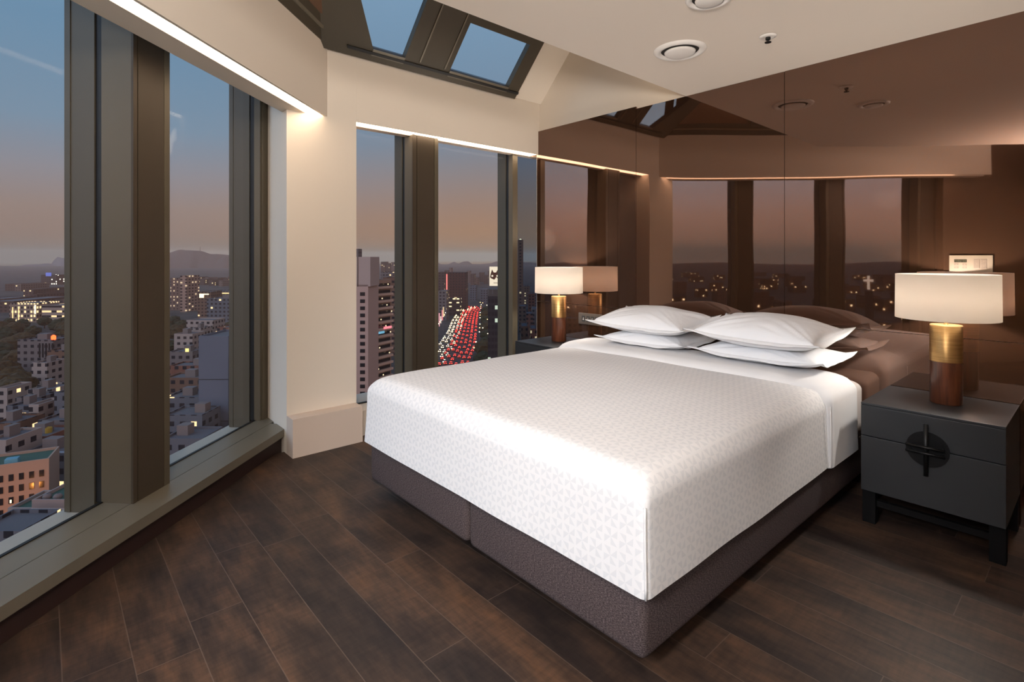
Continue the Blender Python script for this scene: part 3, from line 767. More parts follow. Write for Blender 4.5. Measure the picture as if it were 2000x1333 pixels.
roofm = pm('flat_roof', (.10, .10, .11), .9); greenroof = pm('green_roof', (.035, .09, .065), .9); huts = pm('roof_hut', (.15, .13, .125), .9)
bluet = pm('blue_tank', (.10, .30, .40), .6); yelt = pm('yellow_tank', (.35, .24, .03), .6)
winm = pm('dark_window', (.012, .014, .018), .15); warmw = far(emat('warm_window', (1., .66, .3), 1.7)); paleW = far(emat('bright_shop_window', (1., .82, .5), 2.2))
orange = far(emat('orange_street_glow', (1., .28, .05), .9))

def bbox_obj(name, x, y, z0, z1, w, d, rz, m, parent=None, par=.7):
    bm = bmesh.new(); box(bm, -w / 2, w / 2, -d / 2, d / 2, 0, z1 - z0)
    # raised parapet
    p = .35
    for a in (( -w/2, w/2, -d/2, -d/2+p), (-w/2, w/2, d/2-p, d/2), (-w/2, -w/2+p, -d/2+p, d/2-p), (w/2-p, w/2, -d/2+p, d/2-p)):
        box(bm, *a, z1 - z0, z1 - z0 + par)
    o = link(name, bm, m, parent)
    o.location = (x, y, z0); o.rotation_euler = (0, 0, rz)
    return o
PLOTS = []
def rect(cx, cy, w, d, a):
    ca, sa = math.cos(a), math.sin(a)
    return [(cx + ca * x - sa * y, cy + sa * x + ca * y) for x, y in ((-w / 2, -d / 2), (w / 2, -d / 2), (w / 2, d / 2), (-w / 2, d / 2))]
def hits(p, q):
    for poly in (p, q):
        for i in range(4):
            x0, y0 = poly[i]; x1, y1 = poly[(i + 1) % 4]; nx, ny = y1 - y0, x0 - x1
            a = [nx * x + ny * y for x, y in p]; b_ = [nx * x + ny * y for x, y in q]
            if max(a) <= min(b_) or max(b_) <= min(a): return False
    return True
def building(px0, px1, ytop, s, d, *a, **k):
    # find a free plot, stepping back street by street
    fn = k.get('fn', gp); yaw = k.get('yaw', 0.); s2 = k.get('s2')
    if ytop > 504: s = min(s, 49.35 * 1035 / (ytop - 504))
    for i in range(60):
        ss = s * (1 + .012 * ((i + 1) // 2) * (1 if i % 2 else -1)); p, q = fn(px0, ss), fn(px1, s2 or ss)
        w = math.hypot(q[0] - p[0], q[1] - p[1]); ang = math.atan2(q[1] - p[1], q[0] - p[0]) + yaw
        mx_, my_ = (p[0] + q[0]) / 2, (p[1] + q[1]) / 2; dx, dy = math.sin(ang), -math.cos(ang)
        if dx * mx_ + dy * my_ < 0: dx, dy = -dx, -dy
        r = rect(mx_ + dx * d / 2, my_ + dy * d / 2, w + .5, d + .5, ang)
        if not any(hits(r, o) for o in PLOTS): break
    PLOTS.append(r)
    return building_(px0, px1, ytop, ss, d, *a, **k)
def building_(px0, px1, ytop, s, d, m, label, yaw=0., roof=None, hut=True, cat='building', group=None, name='building', fn=gp, s2=None):
    """front face spans columns px0..px1 at depth s; d metres deep"""
    a, b_ = fn(px0, s), fn(px1, s2 or s)
    w = math.hypot(b_[0] - a[0], b_[1] - a[1]); ang = math.atan2(b_[1] - a[1], b_[0] - a[0]) + yaw
    mx_, my_ = (a[0] + b_[0]) / 2, (a[1] + b_[1]) / 2
    zt = zy(ytop, s); l = math.hypot(mx_, my_)
    dx, dy = math.sin(ang), -math.cos(ang)
    if dx * mx_ + dy * my_ < 0: dx, dy = -dx, -dy
    cx, cy = mx_ + dx * d / 2, my_ + dy * d / 2
    o = bbox_obj(name, cx, cy, GZ, zt, w, d, ang, m)
    tag(o, label, cat, group)
    rb = link('roof_surface', B(-w / 2 + .35, w / 2 - .35, -d / 2 + .35, d / 2 - .35, zt - GZ, zt - GZ + .08), roof or roofm, o)
    if hut and w > 5:
        hx = rnd.uniform(-.25, .25) * w
        link('stair_hut', B(hx - w * .14, hx + w * .14, -d * .1, d * .2, zt - GZ, zt - GZ + 2.8), huts, o)
    return o, w, zt - GZ
# ground, hills, road
gm, nt, N, Lk, b = mat('city_ground')
tc = N.new('ShaderNodeTexCoord'); f_ = tn(N, Lk, tc.outputs['Object'], .03, 6, .7)
Lk.new(ramp(N, Lk, f_, [(.35, (.012, .014, .012)), (.5, (.03, .03, .03)), (.65, (.075, .06, .05))]), b.inputs['Base Color']); b.inputs['Roughness'].default_value = 1
struct('ground', prism(bmesh.new(), [gpm(1960, 4700), gpm(1040, 4700), gp(-300, 4100), gp(230, 4000), gp(240, 3300), gp(560, 3300), gp(570, 4700), gp(1180, 4700), (900, 900), (1500, -600)], GZ - 1, GZ), gm)
def hills(px0, px1, s, prof, colr, seed, fn=gp, n=60, name='hills'):
    bm = bmesh.new(); rows = []
    for i in range(n + 1):
        px = px0 + (px1 - px0) * i / n
        t = i / n * (len(prof) - 1); k_ = min(int(t), len(prof) - 2); f = t - k_; f = f * f * (3 - 2 * f)
        yt = prof[k_] * (1 - f) + prof[k_ + 1] * f
        hgt = zy(yt, s) + s * .0018 * mnoise.noise(Vector((px * .05, seed, 0))) + s * .0008 * mnoise.noise(Vector((px * .3, seed, 3)))
        col = []
        for j, q in enumerate((0, .35, .7, .92, 1., .8)):
            x, y = fn(px, s * (.75 + .05 * j)); jit = mnoise.noise(Vector((px * .04, j * 1.7, seed))) * 60 * (0 < j < 4)
            col.append(bm.verts.new((x, y, GZ + (hgt - GZ) * q + jit)))
        rows.append(col)
    for a, b_ in zip(rows, rows[1:]):
        for j in range(5): bm.faces.new((a[j], b_[j], b_[j + 1], a[j + 1]))
    return struct(name, bm, pm('haze_painted_hill', colr, 1., spec=0.), smooth=True)  # aerial haze is put into the hill colour
hills(-160, 230, 5200, [556, 552, 545, 520, 500, 520], (.185, .15, .155), 1., name='trim_hills')
hills(230, 560, 4200, [540, 500, 489, 497, 508, 530], (.13, .088, .078), 2., name='trim_hills_tower')
hills(560, 1120, 6000, [535, 520, 518, 517, 516, 510], (.12, .085, .078), 3., name='trim_hills_far')
hills(1060, 1960, 6000, [540, 525, 530, 532, 528, 535], (.13, .095, .085), 4., fn=gpm, name='trim_hills_side')
x, y = gp(391, 4200 * .94)
t = empty('mountain_tower', (x, y, zy(497, 3950)), label='tiny broadcasting tower on the mountain ridge seen through the left window', cat='tower')
link('tower_building', B(-22, 22, -10, 10, 0, 22), pm('haze_painted_tower', (.12, .085, .08), 1.), t)  # haze is put into the tower and mast colour too
link('mast', lathe(bmesh.new(), [(3, 0), (2, 45), (.5, 60)], 8), pm('haze_painted_mast', (.12, .085, .08), 1.), t)

m, nt, N, Lk, b = mat('dusk_haze'); N.remove(b)
vs_ = N.new('ShaderNodeVolumeScatter'); vs_.inputs['Color'].default_value = (1., .56, .40, 1); vs_.inputs['Density'].default_value = .00020
Lk.new(vs_.outputs[0], N['Material Output'].inputs['Volume'])
hz_ = struct('haze', B(-8800, -14, -6800, 8800, GZ - .5, 95), m); hz_['label'] = 'thin brown dusk haze over the city'

# --- seen through the near left pane
GR = 'pale houses of the quarter below the left pane'
building(-30, 26, 590, 1500, 80, FT[0], 'hazy distant apartment slab at the far left under the hills', hut=False)
building(10, 30, 556, 1500, 60, FT[0], 'hazy tall slab, flat topped, at the far left skyline', hut=False)
building(29, 41, 556, 1450, 60, FT[2], 'hazy paler slim slab on the left skyline', hut=False)
building(46, 66, 566, 1300, 60, FT[0], 'hazy stepped brown slab behind the lit office', hut=False)
building(58, 72, 576, 1290, 60, FT[0], 'hazy low shoulder slab behind the lit office', hut=False)
building(72, 82, 574, 1350, 60, FT[1], 'hazy slab between the two lit offices', hut=False)
o, w, h = building(80, 110, 538, 1200, 40, facade('tower_lights', (.07, .052, .05), .2, (1., .85, .66), 3.5, ch=5, cw=5), 'tall hazy tower with scattered window lights and blue crown', hut=False)
tag(link('crown_light', B(-w * .18, w * .18, -20.5, -20.0, h - 2, h + 6), far(emat('blue_sign', (.2, .25, .8), .8)), o), 'blue lit crown')
building(119, 150, 538, 1250, 40, FT[1], 'tall hazy tower right at the edge of the left pane', hut=False)
building(90, 108, 572, 900, 40, FT[0], 'brown slab in front of the tall lit tower', hut=False)
building(108, 140, 586, 850, 40, FT[1], 'hazy low block behind the banded office', hut=False)
building(-40, 8, 585, 1000, 40, FT[1], 'hazy wide block at the lower left skyline', hut=False)
o, w, h = building(18, 72, 594, 505, 25, FL, 'office block with many glowing yellow windows behind the dark trees', hut=False)
tag(link('bright_sign', B(w * .42, w * .47, -12.9, -12.5, h * .45, h - 1), paleW, o), 'bright white vertical sign')
tag(link('bright_sign', B(-w * .5 + w * .12, -w * .5 + w * .145, -12.9, -12.5, 0, h - 3), warmw, o), 'row of stair lights')
tag(link('bright_sign', B(-w * .5 + w * .34, -w * .5 + w * .36, -12.9, -12.5, 0, h - 3), warmw, o), 'row of stair lights')
building(82, 150, 598, 495, 25, FLB, 'long office block with glowing horizontal window bands', hut=False)
o, w, h = building(34, 104, 667, 262, 14, FA[1], 'flat grey institutional building with a red beacon')
tag(link('beacon', lathe(bmesh.new(), [(.5, h), (1., h + 1), (1., h + 2.4), (.3, h + 3)], 12, (w * .46, -6)), far(emat('red_beacon', (1., .08, .02), 5.)), o), 'glowing red beacon')
bm = bmesh.new()
for i in range(5): box(bm, w * .1 + i * 1.6, w * .1 + i * 1.6 + .8, -7.1, -6.9, h - 8, h - 1)
link('window_bay', bm, winm, o)
o, w, h = building(92, 150, 688, 250, 12, FA[3], 'brown building with two bright shop windows')
tag(link('shop_window', B(-w * .5, -w * .02, -6.2, -5.9, h - 9, h - 5), paleW, o), 'bright shop window')
tag(link('shop_window', B(-w * .5, w * .12, -6.2, -5.9, h - 14, h - 11.5), far(emat('amber_window', (1., .45, .12), 1.2)), o), 'amber shop window')
building(62, 92, 712, 232, 10, FA[2], 'small pale block under the grey institutional building')
building(-8, 14, 762, 196, 10, FA[2], 'small pale house cut by the left edge of the photo')
o, w, h = building(54, 98, 765, 186, 11, FA[2], 'white two-part rooftop house in the middle of the left pane')
link('window_hole', B(w * .3, w * .36, -5.7, -5.4, h - 3, h - 1), winm, o)
building(30, 72, 782, 180, 9, FA[1], 'grey gabled house left of the white rooftop house')
o, w, h = building(12, 56, 798, 172, 9, FA[4], 'dark slate house with amber lit windows')
bm = bmesh.new()
for i in range(5): box(bm, -w * .2 + i * .9, -w * .2 + i * .9 + .55, -4.75, -4.5, h - 3.2, h - 1.4)
tag(link('amber_window', bm, warmw, o), 'row of amber windows')
building(56, 76, 795, 168, 8, FA[2], 'narrow pale building with a stepped roof')
building(106, 150, 772, 165, 10, FA[4], 'blue grey block with panelled front at the right of the left pane')
building(74, 126, 826, 156, 10, FA[1], 'long low grey house with small square windows')
building(-20, 28, 832, 158, 10, FA[3], 'brown low building at the left edge')
o, w, h = building(16, 92, 858, 148, 10, FA[5], 'brown roofed house with a yellow water tank')
tag(link('water_tank', lathe(bmesh.new(), [(1., h), (1., h + 1.5), (.1, h + 1.8)], 16, (w * .1, 0)), yelt, o), 'yellow water tank')
o, w, h = building(42, 150, 890, 140, 9, FA[4], 'wide blue grey flat roof with a pale parapet')
tag(link('parapet_rail', B(-w * .5, w * .5, -4.6, -4.3, h + .6, h + .9), pm('blue_white_paint', (.32, .40, .50), .7), o), 'pale blue parapet')
building(-30, 12, 866, 130, 10, FA[2], 'pale building behind the blue tank at the left edge')
# the beige block with single windows
o, w, h = building(-34, 79, 912, 119, 9, pm('beige_render', (.33, .235, .18), .85), 'beige four-storey block with rows of dark square windows and green roof', roof=greenroof, hut=False, yaw=.5)
for r_i in range(4):
    for c_i in range(6):
        xx = w * .5 - 1.3 - c_i * 1.75
        lit_ = (r_i == 2 and c_i == 3)
        q = link('window', B(xx - .42, xx + .42, -4.62, -4.45, h - 3.2 - r_i * 2.55, h - 1.75 - r_i * 2.55), winm, o)
        if lit_: tag(link('window_light', B(xx - .2, xx + .1, -4.68, -4.6, h - 3.0 - r_i * 2.55, h - 2.3 - r_i * 2.55), paleW, q), 'lit curtain')
tag(link('water_tank', B(-w * .12, w * .06, -3.4, -1.6, h, h + 1.4, bev=.2), bluet, o), 'blue water tank')
# terraced block with tanks
o, w, h = building(15, 66, 1000, 106, 8, FA[2], 'low terrace block with a green roof terrace below the beige block', roof=greenroof, hut=False)
o, w, h = building(62, 150, 984, 104, 9, pm('pale_pink_render', (.27, .21, .19), .85), 'pale pink block with a dark glass bay and two round roof tanks', roof=greenroof, hut=False)
tag(link('glass_bay', B(-w * .28, -w * .12, -4.7, -4.4, h - 8, h - 3), winm, o), 'dark glass bay')
for i, q in enumerate((-.36, -.12)):
    link('roof_tank', lathe(bmesh.new(), [(.6, h), (.8, h + .5), (.55, h + .9), (.1, h + 1.0)], 18, (w * q, -2.5)), huts, o, True)
for i in range(3): link('cornice', B(-w * .5, w * .5, -4.62, -4.45, h - 1.2 - i * 2.6, h - .9 - i * 2.6), pm('pale_band', (.5, .42, .38), .8), o)
building(-60, 40, 1046, 90, 8, FA[4], 'dark blue roof at the bottom of the left pane', hut=False)
x, y = gp(6, 110)
t = empty('street_light', (x, y, GZ), label='orange glow of a street light on the beige block at the left edge', cat='street light')
link('pole', lathe(bmesh.new(), [(.1, 0), (.08, 7.)], 8), roofm, t); link('lamp_head', lathe(bmesh.new(), [(.3, 6.8), (.5, 7.), (.3, 7.2), (.01, 7.25)], 12), far(emat('sodium_lamp', (1., .35, .06), 20.)), t)
ld = bpy.data.lights.new('sodium', 'POINT'); ld.energy = 2200; ld.color = (1., .35, .07); ld.shadow_soft_size = .5
lo = bpy.data.objects.new('lamp_glow', ld); COL.objects.link(lo); lo.parent = t; lo.location = (0, 0, 6.2)

# --- seen through the second left pane
building(333, 352, 545, 620, 25, facade('slab_rows', (.17, .11, .09), .30, (1., .70, .42), 1., cw=4, ch=3.5, ww=.35), 'tall dark slab with rows of small lights in the second pane', hut=False)
building(352, 364, 540, 600, 25, facade('slab_balcony', (.30, .20, .16), .2, (1., .7, .42), .9, cw=6, ch=3.5), 'tall paler slab beside the dark slab in the second pane', hut=False)
k_ = 0
for i, px in enumerate(range(364, 470, 9)):
    building(px, px + 7.4, 541 + (i * 5) % 9, 1500 + (i % 3) * 120, 40, FT[(i * 2) % 3], 'hazy distant tower in the long row at the foot of the mountain', hut=False, group='distant tower row under the mountain')
o, w, h = building(386, 412, 572, 520, 20, FA[3], 'low building with a bright white lit sign in the second pane', hut=False)
tag(link('bright_sign', B(-w * .35, -w * .02, -10.5, -10.1, h - 5, h - 1), paleW, o), 'bright sign')
tag(link('bright_sign', B(-w * .02, w * .35, -10.5, -10.1, h - 2, h - 1), paleW, o), 'bright sign strip')
o, w, h = building(412, 470, 570, 540, 20, FA[1], 'long low building with a warm strip of lights at its eaves', hut=False)
tag(link('light_strip', B(-w * .35, w * .2, -10.5, -10.1, h - 2.2, h - 1.2), warmw, o), 'warm light strip')
building(404, 470, 585, 430, 18, FA[4], 'grey houses block beyond the trees in the second pane')
building(364, 416, 628, 330, 14, FA[2], 'pale gabled hall between the trees in the second pane', hut=False)
building(424, 470, 642, 300, 12, FA[5], 'brown block at the right of the second pane')
building(340, 376, 655, 290, 12, FA[2], 'pale cubic house in the second pane')
building(372, 392, 644, 300, 12, FA[2], 'pale cube set back to the right of the cubic house in the second pane')
o, w, h = building(330, 376, 690, 250, 10, FA[1], 'grey house with one yellow lit window in the second pane')
tag(link('lit_window', B(w * .22, w * .36, -5.5, -5.2, h + .6, h + 2.2), far(emat('yellow_window', (1., .85, .3), 1.4)), o), 'yellow lit window')
building(330, 392, 718, 226, 10, FA[5], 'reddish flat house above the wide roof in the second pane')
building(320, 392, 742, 200, 10, FA[3], 'brown house with a row of pale windows in the second pane')
building(320, 392, 780, 180, 10, FA[4], 'dark roofed building with a white awning in the second pane')
building(320, 395, 815, 160, 10, FA[4], 'long dark building near the bottom of the second pane')
building(316, 395, 862, 140, 10, FA[4], 'dark low building lowest in the second pane')
bm_m = pm('blue_grey_cladding', (.085, .105, .145), .6)
o, w, h = building(388, 446, 661, 172, 16, bm_m, 'large windowless blue grey block filling the lower right of the second pane', hut=False)
for q in (13.5, 27., 37.): link('panel_joint', B(-w * .5, w * .5, -8.1, -7.95, h - q, h - q + .25), pm('joint', (.02, .025, .035), .8), o)
building(447, 500, 700, 176, 12, FA[4], 'dark building behind the large blue grey block', hut=False)

# --- seen through the far window by the bed
o, w, h = building(676, 719, 560, 205, 16, pm('tower_render', (.40, .29, .25), .85), 'tall concrete tower with one column of dark windows behind the bed', hut=False)
link('plant_room', B(-w * .5, w * .6, -8, 6, h, h + 11.5), pm('plant_screen', (.36, .29, .26), .8), o)
link('plant_joint', B(w * .02, w * .05, -8.1, -7.9, h, h + 11.5), winm, o)
for i in range(15):
    link('window', B(w * .14, w * .36, -8.15, -7.9, h - 3.6 - i * 2.75, h - 2.2 - i * 2.75), winm, o)
building(690, 700, 488, 420, 10, FA[1], 'grey block peeping over the concrete tower', hut=False)
o, w, h = building(719, 764, 552, 165, 14, pm('apartment_render', (.24, .17, .13), .85), 'apartment tower with a balcony on every floor seen behind the bed', hut=True, s2=235)
bal = pm('balcony_white', (.40, .31, .26), .8)
for i in range(14):
    z = h - 3.0 - i * 3.0
    q = link('balcony', B(-w * .42, w * .5, -8.3, -7, z, z + 1.0), bal, o)
    link('balcony_door', B(-w * .38, w * .45, -7.1, -6.9, z + 1.0, z + 2.3), winm, q)
bm = bmesh.new()
for i in range(16):
    z = h - 2.0 - (i * 5 % 14) * 3.0; xx = -w * .45 + (i * 37 % 90) / 100 * w
    box(bm, xx, xx + .55, -8.5, -8.35, z + .6, z + 1.1)
tag(link('lit_window', bm, far(emat('flat_light', (1., .75, .45), 1.6)), o), 'lit rooms')
tag(link('neon_sign', B(w * .05, w * .4, -8.6, -8.45, h - 20.5, h - 19.5), far(emat('pink_reflection_glow', (1., .25, .3), 1.3)), o), 'glowing patch drawn as the pink reflection of a neon sign')  # emissive patch stands in for a reflected neon sign
tag(link('neon_sign', B(-w * .2, w * .08, -8.6, -8.45, h - 22.2, h - 21.2), far(emat('blue_neon', (.2, .5, .7), .9)), o), 'pale blue neon sign')
building(748, 800, 545, 330, 20, FA[3], 'brown block behind the balcony tower', hut=False)
building(744, 800, 533, 560, 20, FA[1], 'roof with small lights above the balcony tower', hut=False)
for i, px in enumerate((744, 754, 764, 776)): building(px, px + 9, 512 + (i * 3) % 5, 1700, 40, FT[i % 3], 'hazy distant tower above the balcony tower', hut=False, group='hazy towers above the balcony tower')
building(856, 868, 533, 800, 30, FT[1], 'grey tower at the left edge of the avenue view', hut=False)
building(856, 872, 570, 520, 20, FA[1], 'lower block with lights left of the red light line', hut=False)
o, w, h = building(874, 910, 534, 620, 30, facade('dark_brown_tower', (.065, .035, .03), .02, ww=.4), 'broad dark brown tower with a red light line on its edge', hut=False)
tag(link('red_light_line', B(-w * .5 - 1.4, -w * .5, -15.6, -14.9, h * .05, h - 1), far(emat('red_neon', (1., .22, .2), 1.5)), o), 'vertical red light line')
for i, (px, w_, yt, s_, k2) in enumerate(((912, 6, 530, 1300, 2), (919, 8, 536, 1150, 0), (928, 7, 542, 1200, 2), (936, 9, 533, 1350, 1), (945, 8, 538, 1250, 0), (868, 7, 529, 1500, 1), (877, 5, 524, 1600, 2), (953, 12, 530, 1500, 1))):
    building(px, px + w_, yt, s_, 40, FT[k2], 'hazy tower on the skyline over the avenue', hut=False, group='hazy towers over the avenue')
building(918, 930, 560, 760, 25, FA[4], 'dark slab standing near the far end of the avenue', hut=False)
building(938, 952, 566, 700, 25, FA[4], 'dark tower with white lights right of the avenue end', hut=False)
building(874, 900, 584, 560, 12, facade('shopfront_lights', (.05, .04, .04), .5, (1., .75, .4), 2., cw=4, ch=4, ww=.7, wh=.3), 'low lit building at the foot of the dark brown tower', hut=False)
# glass tower with the lit billboard
o, w, h = building(953, 1006, 582, 262, 22, FGL, 'dark glass office tower under the lit billboard', hut=False)
link('roof_frame', B(-w * .48, w * .5, -9, 9, h + .6, h + 4.), pm('roof_frame', (.05, .045, .045), .7), o)
bz0, bz1 = zy(558, 262), zy(521, 262); ax, ay = gp(956, 258); bx_, by_ = gp(984, 258)
ang = math.atan2(by_ - ay, bx_ - ax); bw = math.hypot(bx_ - ax, by_ - ay)
t = empty('billboard', ((ax + bx_) / 2, (ay + by_) / 2, bz0), ang, label='white lit rooftop billboard with a brown animal head on the glass tower', cat='billboard')
link('board', B(-bw / 2, bw / 2, 0, .6, 0, bz1 - bz0), far(emat('billboard_light', (1., .86, .66), 1.)), t)
hd = [(-.36, .62), (-.26, .86), (-.14, .70), (.02, .70), (.16, .88), (.24, .60), (.30, .44), (.20, .34), (.04, .46), (-.10, .32), (-.28, .38), (-.40, .44)]
bm = bmesh.new(); hb_ = bz1 - bz0
f0 = [bm.verts.new((x_ * bw - .06 * bw, -.12, z_ * hb_)) for x_, z_ in hd]; f1 = [bm.verts.new((x_ * bw - .06 * bw, -.02, z_ * hb_)) for x_, z_ in hd]
bm.faces.new(f0); bm.faces.new(f1[::-1])
for i in range(len(hd)): bm.faces.new((f0[i], f0[(i + 1) % len(hd)], f1[(i + 1) % len(hd)], f1[i]))
tag(link('painted_head', bm, pm('billboard_brown', (.10, .035, .015), .7), t), 'brown animal head')
for q in (-.3, .05):
    link('painted_patch', lathe(bmesh.new(), [(.01, -.16), (.5, -.16), (.5, -.12)], 12), far(emat('patch', (1., .86, .66), .9)), t)
    o2 = t.children[-1]; o2.rotation_euler = (R(-90), 0, 0); o2.location = (q * bw, -.0, .52 * hb_)
link('caption', B(-.22 * bw, .18 * bw, -.1, 0, .14 * hb_, .17 * hb_), pm('caption_brown', (.25, .18, .12), .7), t)
link('support_post', B(-bw * .3, -bw * .26, .1, .5, -4, 0), roofm, t); link('support_post', B(bw * .26, bw * .3, .1, .5, -4, 0), roofm, t)
o, w, h = building(1012, 1022, 470, 520, 30, FA[3], 'slim dark tower in the last narrow pane beside the panel', hut=False)
link('roof_light', lathe(bmesh.new(), [(.01, h + .8), (1.2, h + 1.5), (.01, h + 2.5)], 8), paleW, o)
for i, (px, yt, s_) in enumerate(((1022, 560, 700), (1032, 575, 560), (1042, 566, 620), (1014, 600, 430), (1028, 615, 380), (1040, 605, 400), (1018, 640, 300), (1036, 645, 290))):
    building(px, px + 13, yt, s_, 20, FA[(i * 2 + 3) % 6], 'dark city block in the last narrow pane beside the panel', hut=False, group='blocks in the narrow dark pane')

# --- city mirrored in the panels, standing beyond the left wall
i = 0
proto = [facade('mirror_facade_%s' % c, colr, lt, (1., .8, .5), 7., cw=4, ch=4) for c, colr, lt in (('rose', (.16, .11, .09), .10), ('grey', (.12, .11, .11), .08), ('pale', (.24, .18, .15), .06), ('dark', (.05, .045, .05), .16))]
for s_, n_, ylo, yhi in ((1600, 20, 528, 545), (1000, 22, 548, 566), (620, 22, 572, 598), (400, 18, 612, 640), (260, 12, 665, 700)):
    for k_ in range(n_):
        px = 1090 + 720 * (k_ + rnd.uniform(.0, .8)) / n_
        w_ = rnd.uniform(.55, .95) * 720 / n_
        if 1560 < px < 1570: continue
        building(px, px + w_, rnd.uniform(ylo, yhi), s_ * rnd.uniform(.92, 1.08), 18, proto[i % 4], 'city building seen only as a dim reflection in the brown panels', hut=False, group='city mirrored in the brown panels', fn=gpm)
        i += 1
x, y = gpm(1697, 250)
t = empty('church_cross', (x, y, GZ), math.atan2(y - 7.36, x) + R(90), label='white glowing church cross mirrored in the brown panel', cat='cross')
link('steeple', B(-1.6, 1.6, -1.6, 1.6, 0, zy(574, 250) - GZ), roofm, t)
bm = bmesh.new(); z0 = zy(572, 250) - GZ; z1 = zy(544, 250) - GZ
box(bm, -.55, .55, -.4, .4, z0, z1); box(bm, -2., -.55, -.4, .4, z0 + (z1 - z0) * .58, z0 + (z1 - z0) * .74); box(bm, .55, 2., -.4, .4, z0 + (z1 - z0) * .58, z0 + (z1 - z0) * .74)
tag(link('lit_cross', bm, far(emat('white_cross_light', (1., .95, .85), 2.)), t), 'glowing white cross')

# --- avenue, trees, cars
def strip(pts, wid, z, m, name):
    bm = bmesh.new(); L_ = []; 
    for i, (x, y) in enumerate(pts):
        a = pts[max(i - 1, 0)]; b_ = pts[min(i + 1, len(pts) - 1)]
        dx, dy = b_[0] - a[0], b_[1] - a[1]; l = math.hypot(dx, dy); nx, ny = -dy / l * wid / 2, dx / l * wid / 2
        L_.append((bm.verts.new((x + nx, y + ny, z)), bm.verts.new((x - nx, y - ny, z))))
    for a, b_ in zip(L_, L_[1:]): bm.faces.new((a[0], a[1], b_[1], b_[0]))
    return struct(name, bm, m)
asph = pm('asphalt', (.035, .028, .028), .7)
def gy(px, py, z=GZ):
    s = (H - z) * 1035. / (py - 504); return gp(px, s)
redc = [(880, 730), (889, 705), (903, 680), (909, 655), (914, 630), (919, 612), (929, 601)]
whtc = [(846, 722), (861, 693), (877, 668), (888, 648), (893, 630), (903, 613), (926, 601)]
avr, avw = [gy(*p) for p in redc], [gy(*p) for p in whtc]
strip(avr, 20, GZ + .12, asph, 'trim_road'); strip(avw, 14, GZ + .10, asph, 'trim_road_left')
def car_mesh(kind):
    bm = bmesh.new()
    prof = [(-2.2, .35), (-2.2, .95), (-1.5, 1.0), (-1.0, 1.45), (.7, 1.45), (1.3, 1.0), (2.2, .85), (2.2, .35)]
    a = [bm.verts.new((x, -.88, z)) for x, z in prof]; b_ = [bm.verts.new((x, .88, z)) for x, z in prof]
    bm.faces.new(a); bm.faces.new(b_[::-1])
    for i in range(8): bm.faces.new((a[i], b_[i], b_[(i + 1) % 8], a[(i + 1) % 8]))
    for s_ in (-1, 1):
        for x in (-1.35, 1.35): tube(bm, (x, s_ * .7, .33), (x, s_ * .92, .33), .33, 10)
    if kind == 'r':
        box(bm, -2.34, -2.18, -.86, -.30, .62, 1.0, 1); box(bm, -2.34, -2.18, .30, .86, .62, 1.0, 1); box(bm, -1.2, -1.02, -.6, .6, 1.38, 1.56, 1)
        box(bm, 2.16, 2.3, -.85, -.4, .55, .85, 2); box(bm, 2.16, 2.3, .4, .85, .55, .85, 2)
    else:
        box(bm, 2.16, 2.34, -.86, -.34, .5, .9, 1); box(bm, 2.16, 2.34, .34, .86, .5, .9, 1); box(bm, -.2, .2, -.35, .35, 1.45, 1.6, 1)
    me = bpy.data.meshes.new('car'); bmesh.ops.recalc_face_normals(bm, faces=bm.faces); bm.to_mesh(me); bm.free()
    return me
bodym = pm('car_paint', (.06, .055, .055), .3, .2)
mr = car_mesh('r'); [mr.materials.append(q) for q in (bodym, far(emat('tail_light', (1., .045, .03), 5.)), far(emat('head_light_red_side', (1., .7, .35), 5.)))]
mw = car_mesh('w'); [mw.materials.append(q) for q in (bodym, far(emat('head_light', (1., .72, .40), 14.)))]
def along(path, d):
    for a, b_ in zip(path, path[1:]):
        l = math.hypot(b_[0] - a[0], b_[1] - a[1])
        if d <= l: return (a[0] + (b_[0] - a[0]) * d / l, a[1] + (b_[1] - a[1]) * d / l, math.atan2(b_[1] - a[1], b_[0] - a[0]))
        d -= l
    return None
CARS = []
def traffic(path, me, lanes, gap, flip, label, group, d0=0.):
    for ln in lanes:
        d = d0 + rnd.uniform(0, gap)
        while True:
            p = along(path, d)
            if p is None: break
            x, y, a = p
            if any(hits(rect(x - math.sin(a) * ln, y + math.cos(a) * ln, 5, 2.2, a), q_) for q_ in PLOTS + CARS):
                d += 4; continue
            CARS.append(rect(x - math.sin(a) * ln, y + math.cos(a) * ln, 5, 2.2, a))
            o = bpy.data.objects.new('car', me); COL.objects.link(o)
            o.location = (x - math.sin(a) * ln, y + math.cos(a) * ln, GZ + .13); o.rotation_euler = (0, 0, a + (math.pi if flip else 0))
            tag(o, label, 'car', group)
            d += gap * rnd.uniform(.75, 1.6)
traffic(avr, mr, (-8, -4.8, -1.6, 1.6, 4.8, 8), 15.0, False, 'car queueing with red tail lights on the avenue', 'cars with red tail lights on the avenue')
traffic(avw, mw, (-4.6, -1.5, 1.6, 4.7), 16., True, 'car driving with headlights on the left lanes of the avenue', 'cars with headlights on the avenue')

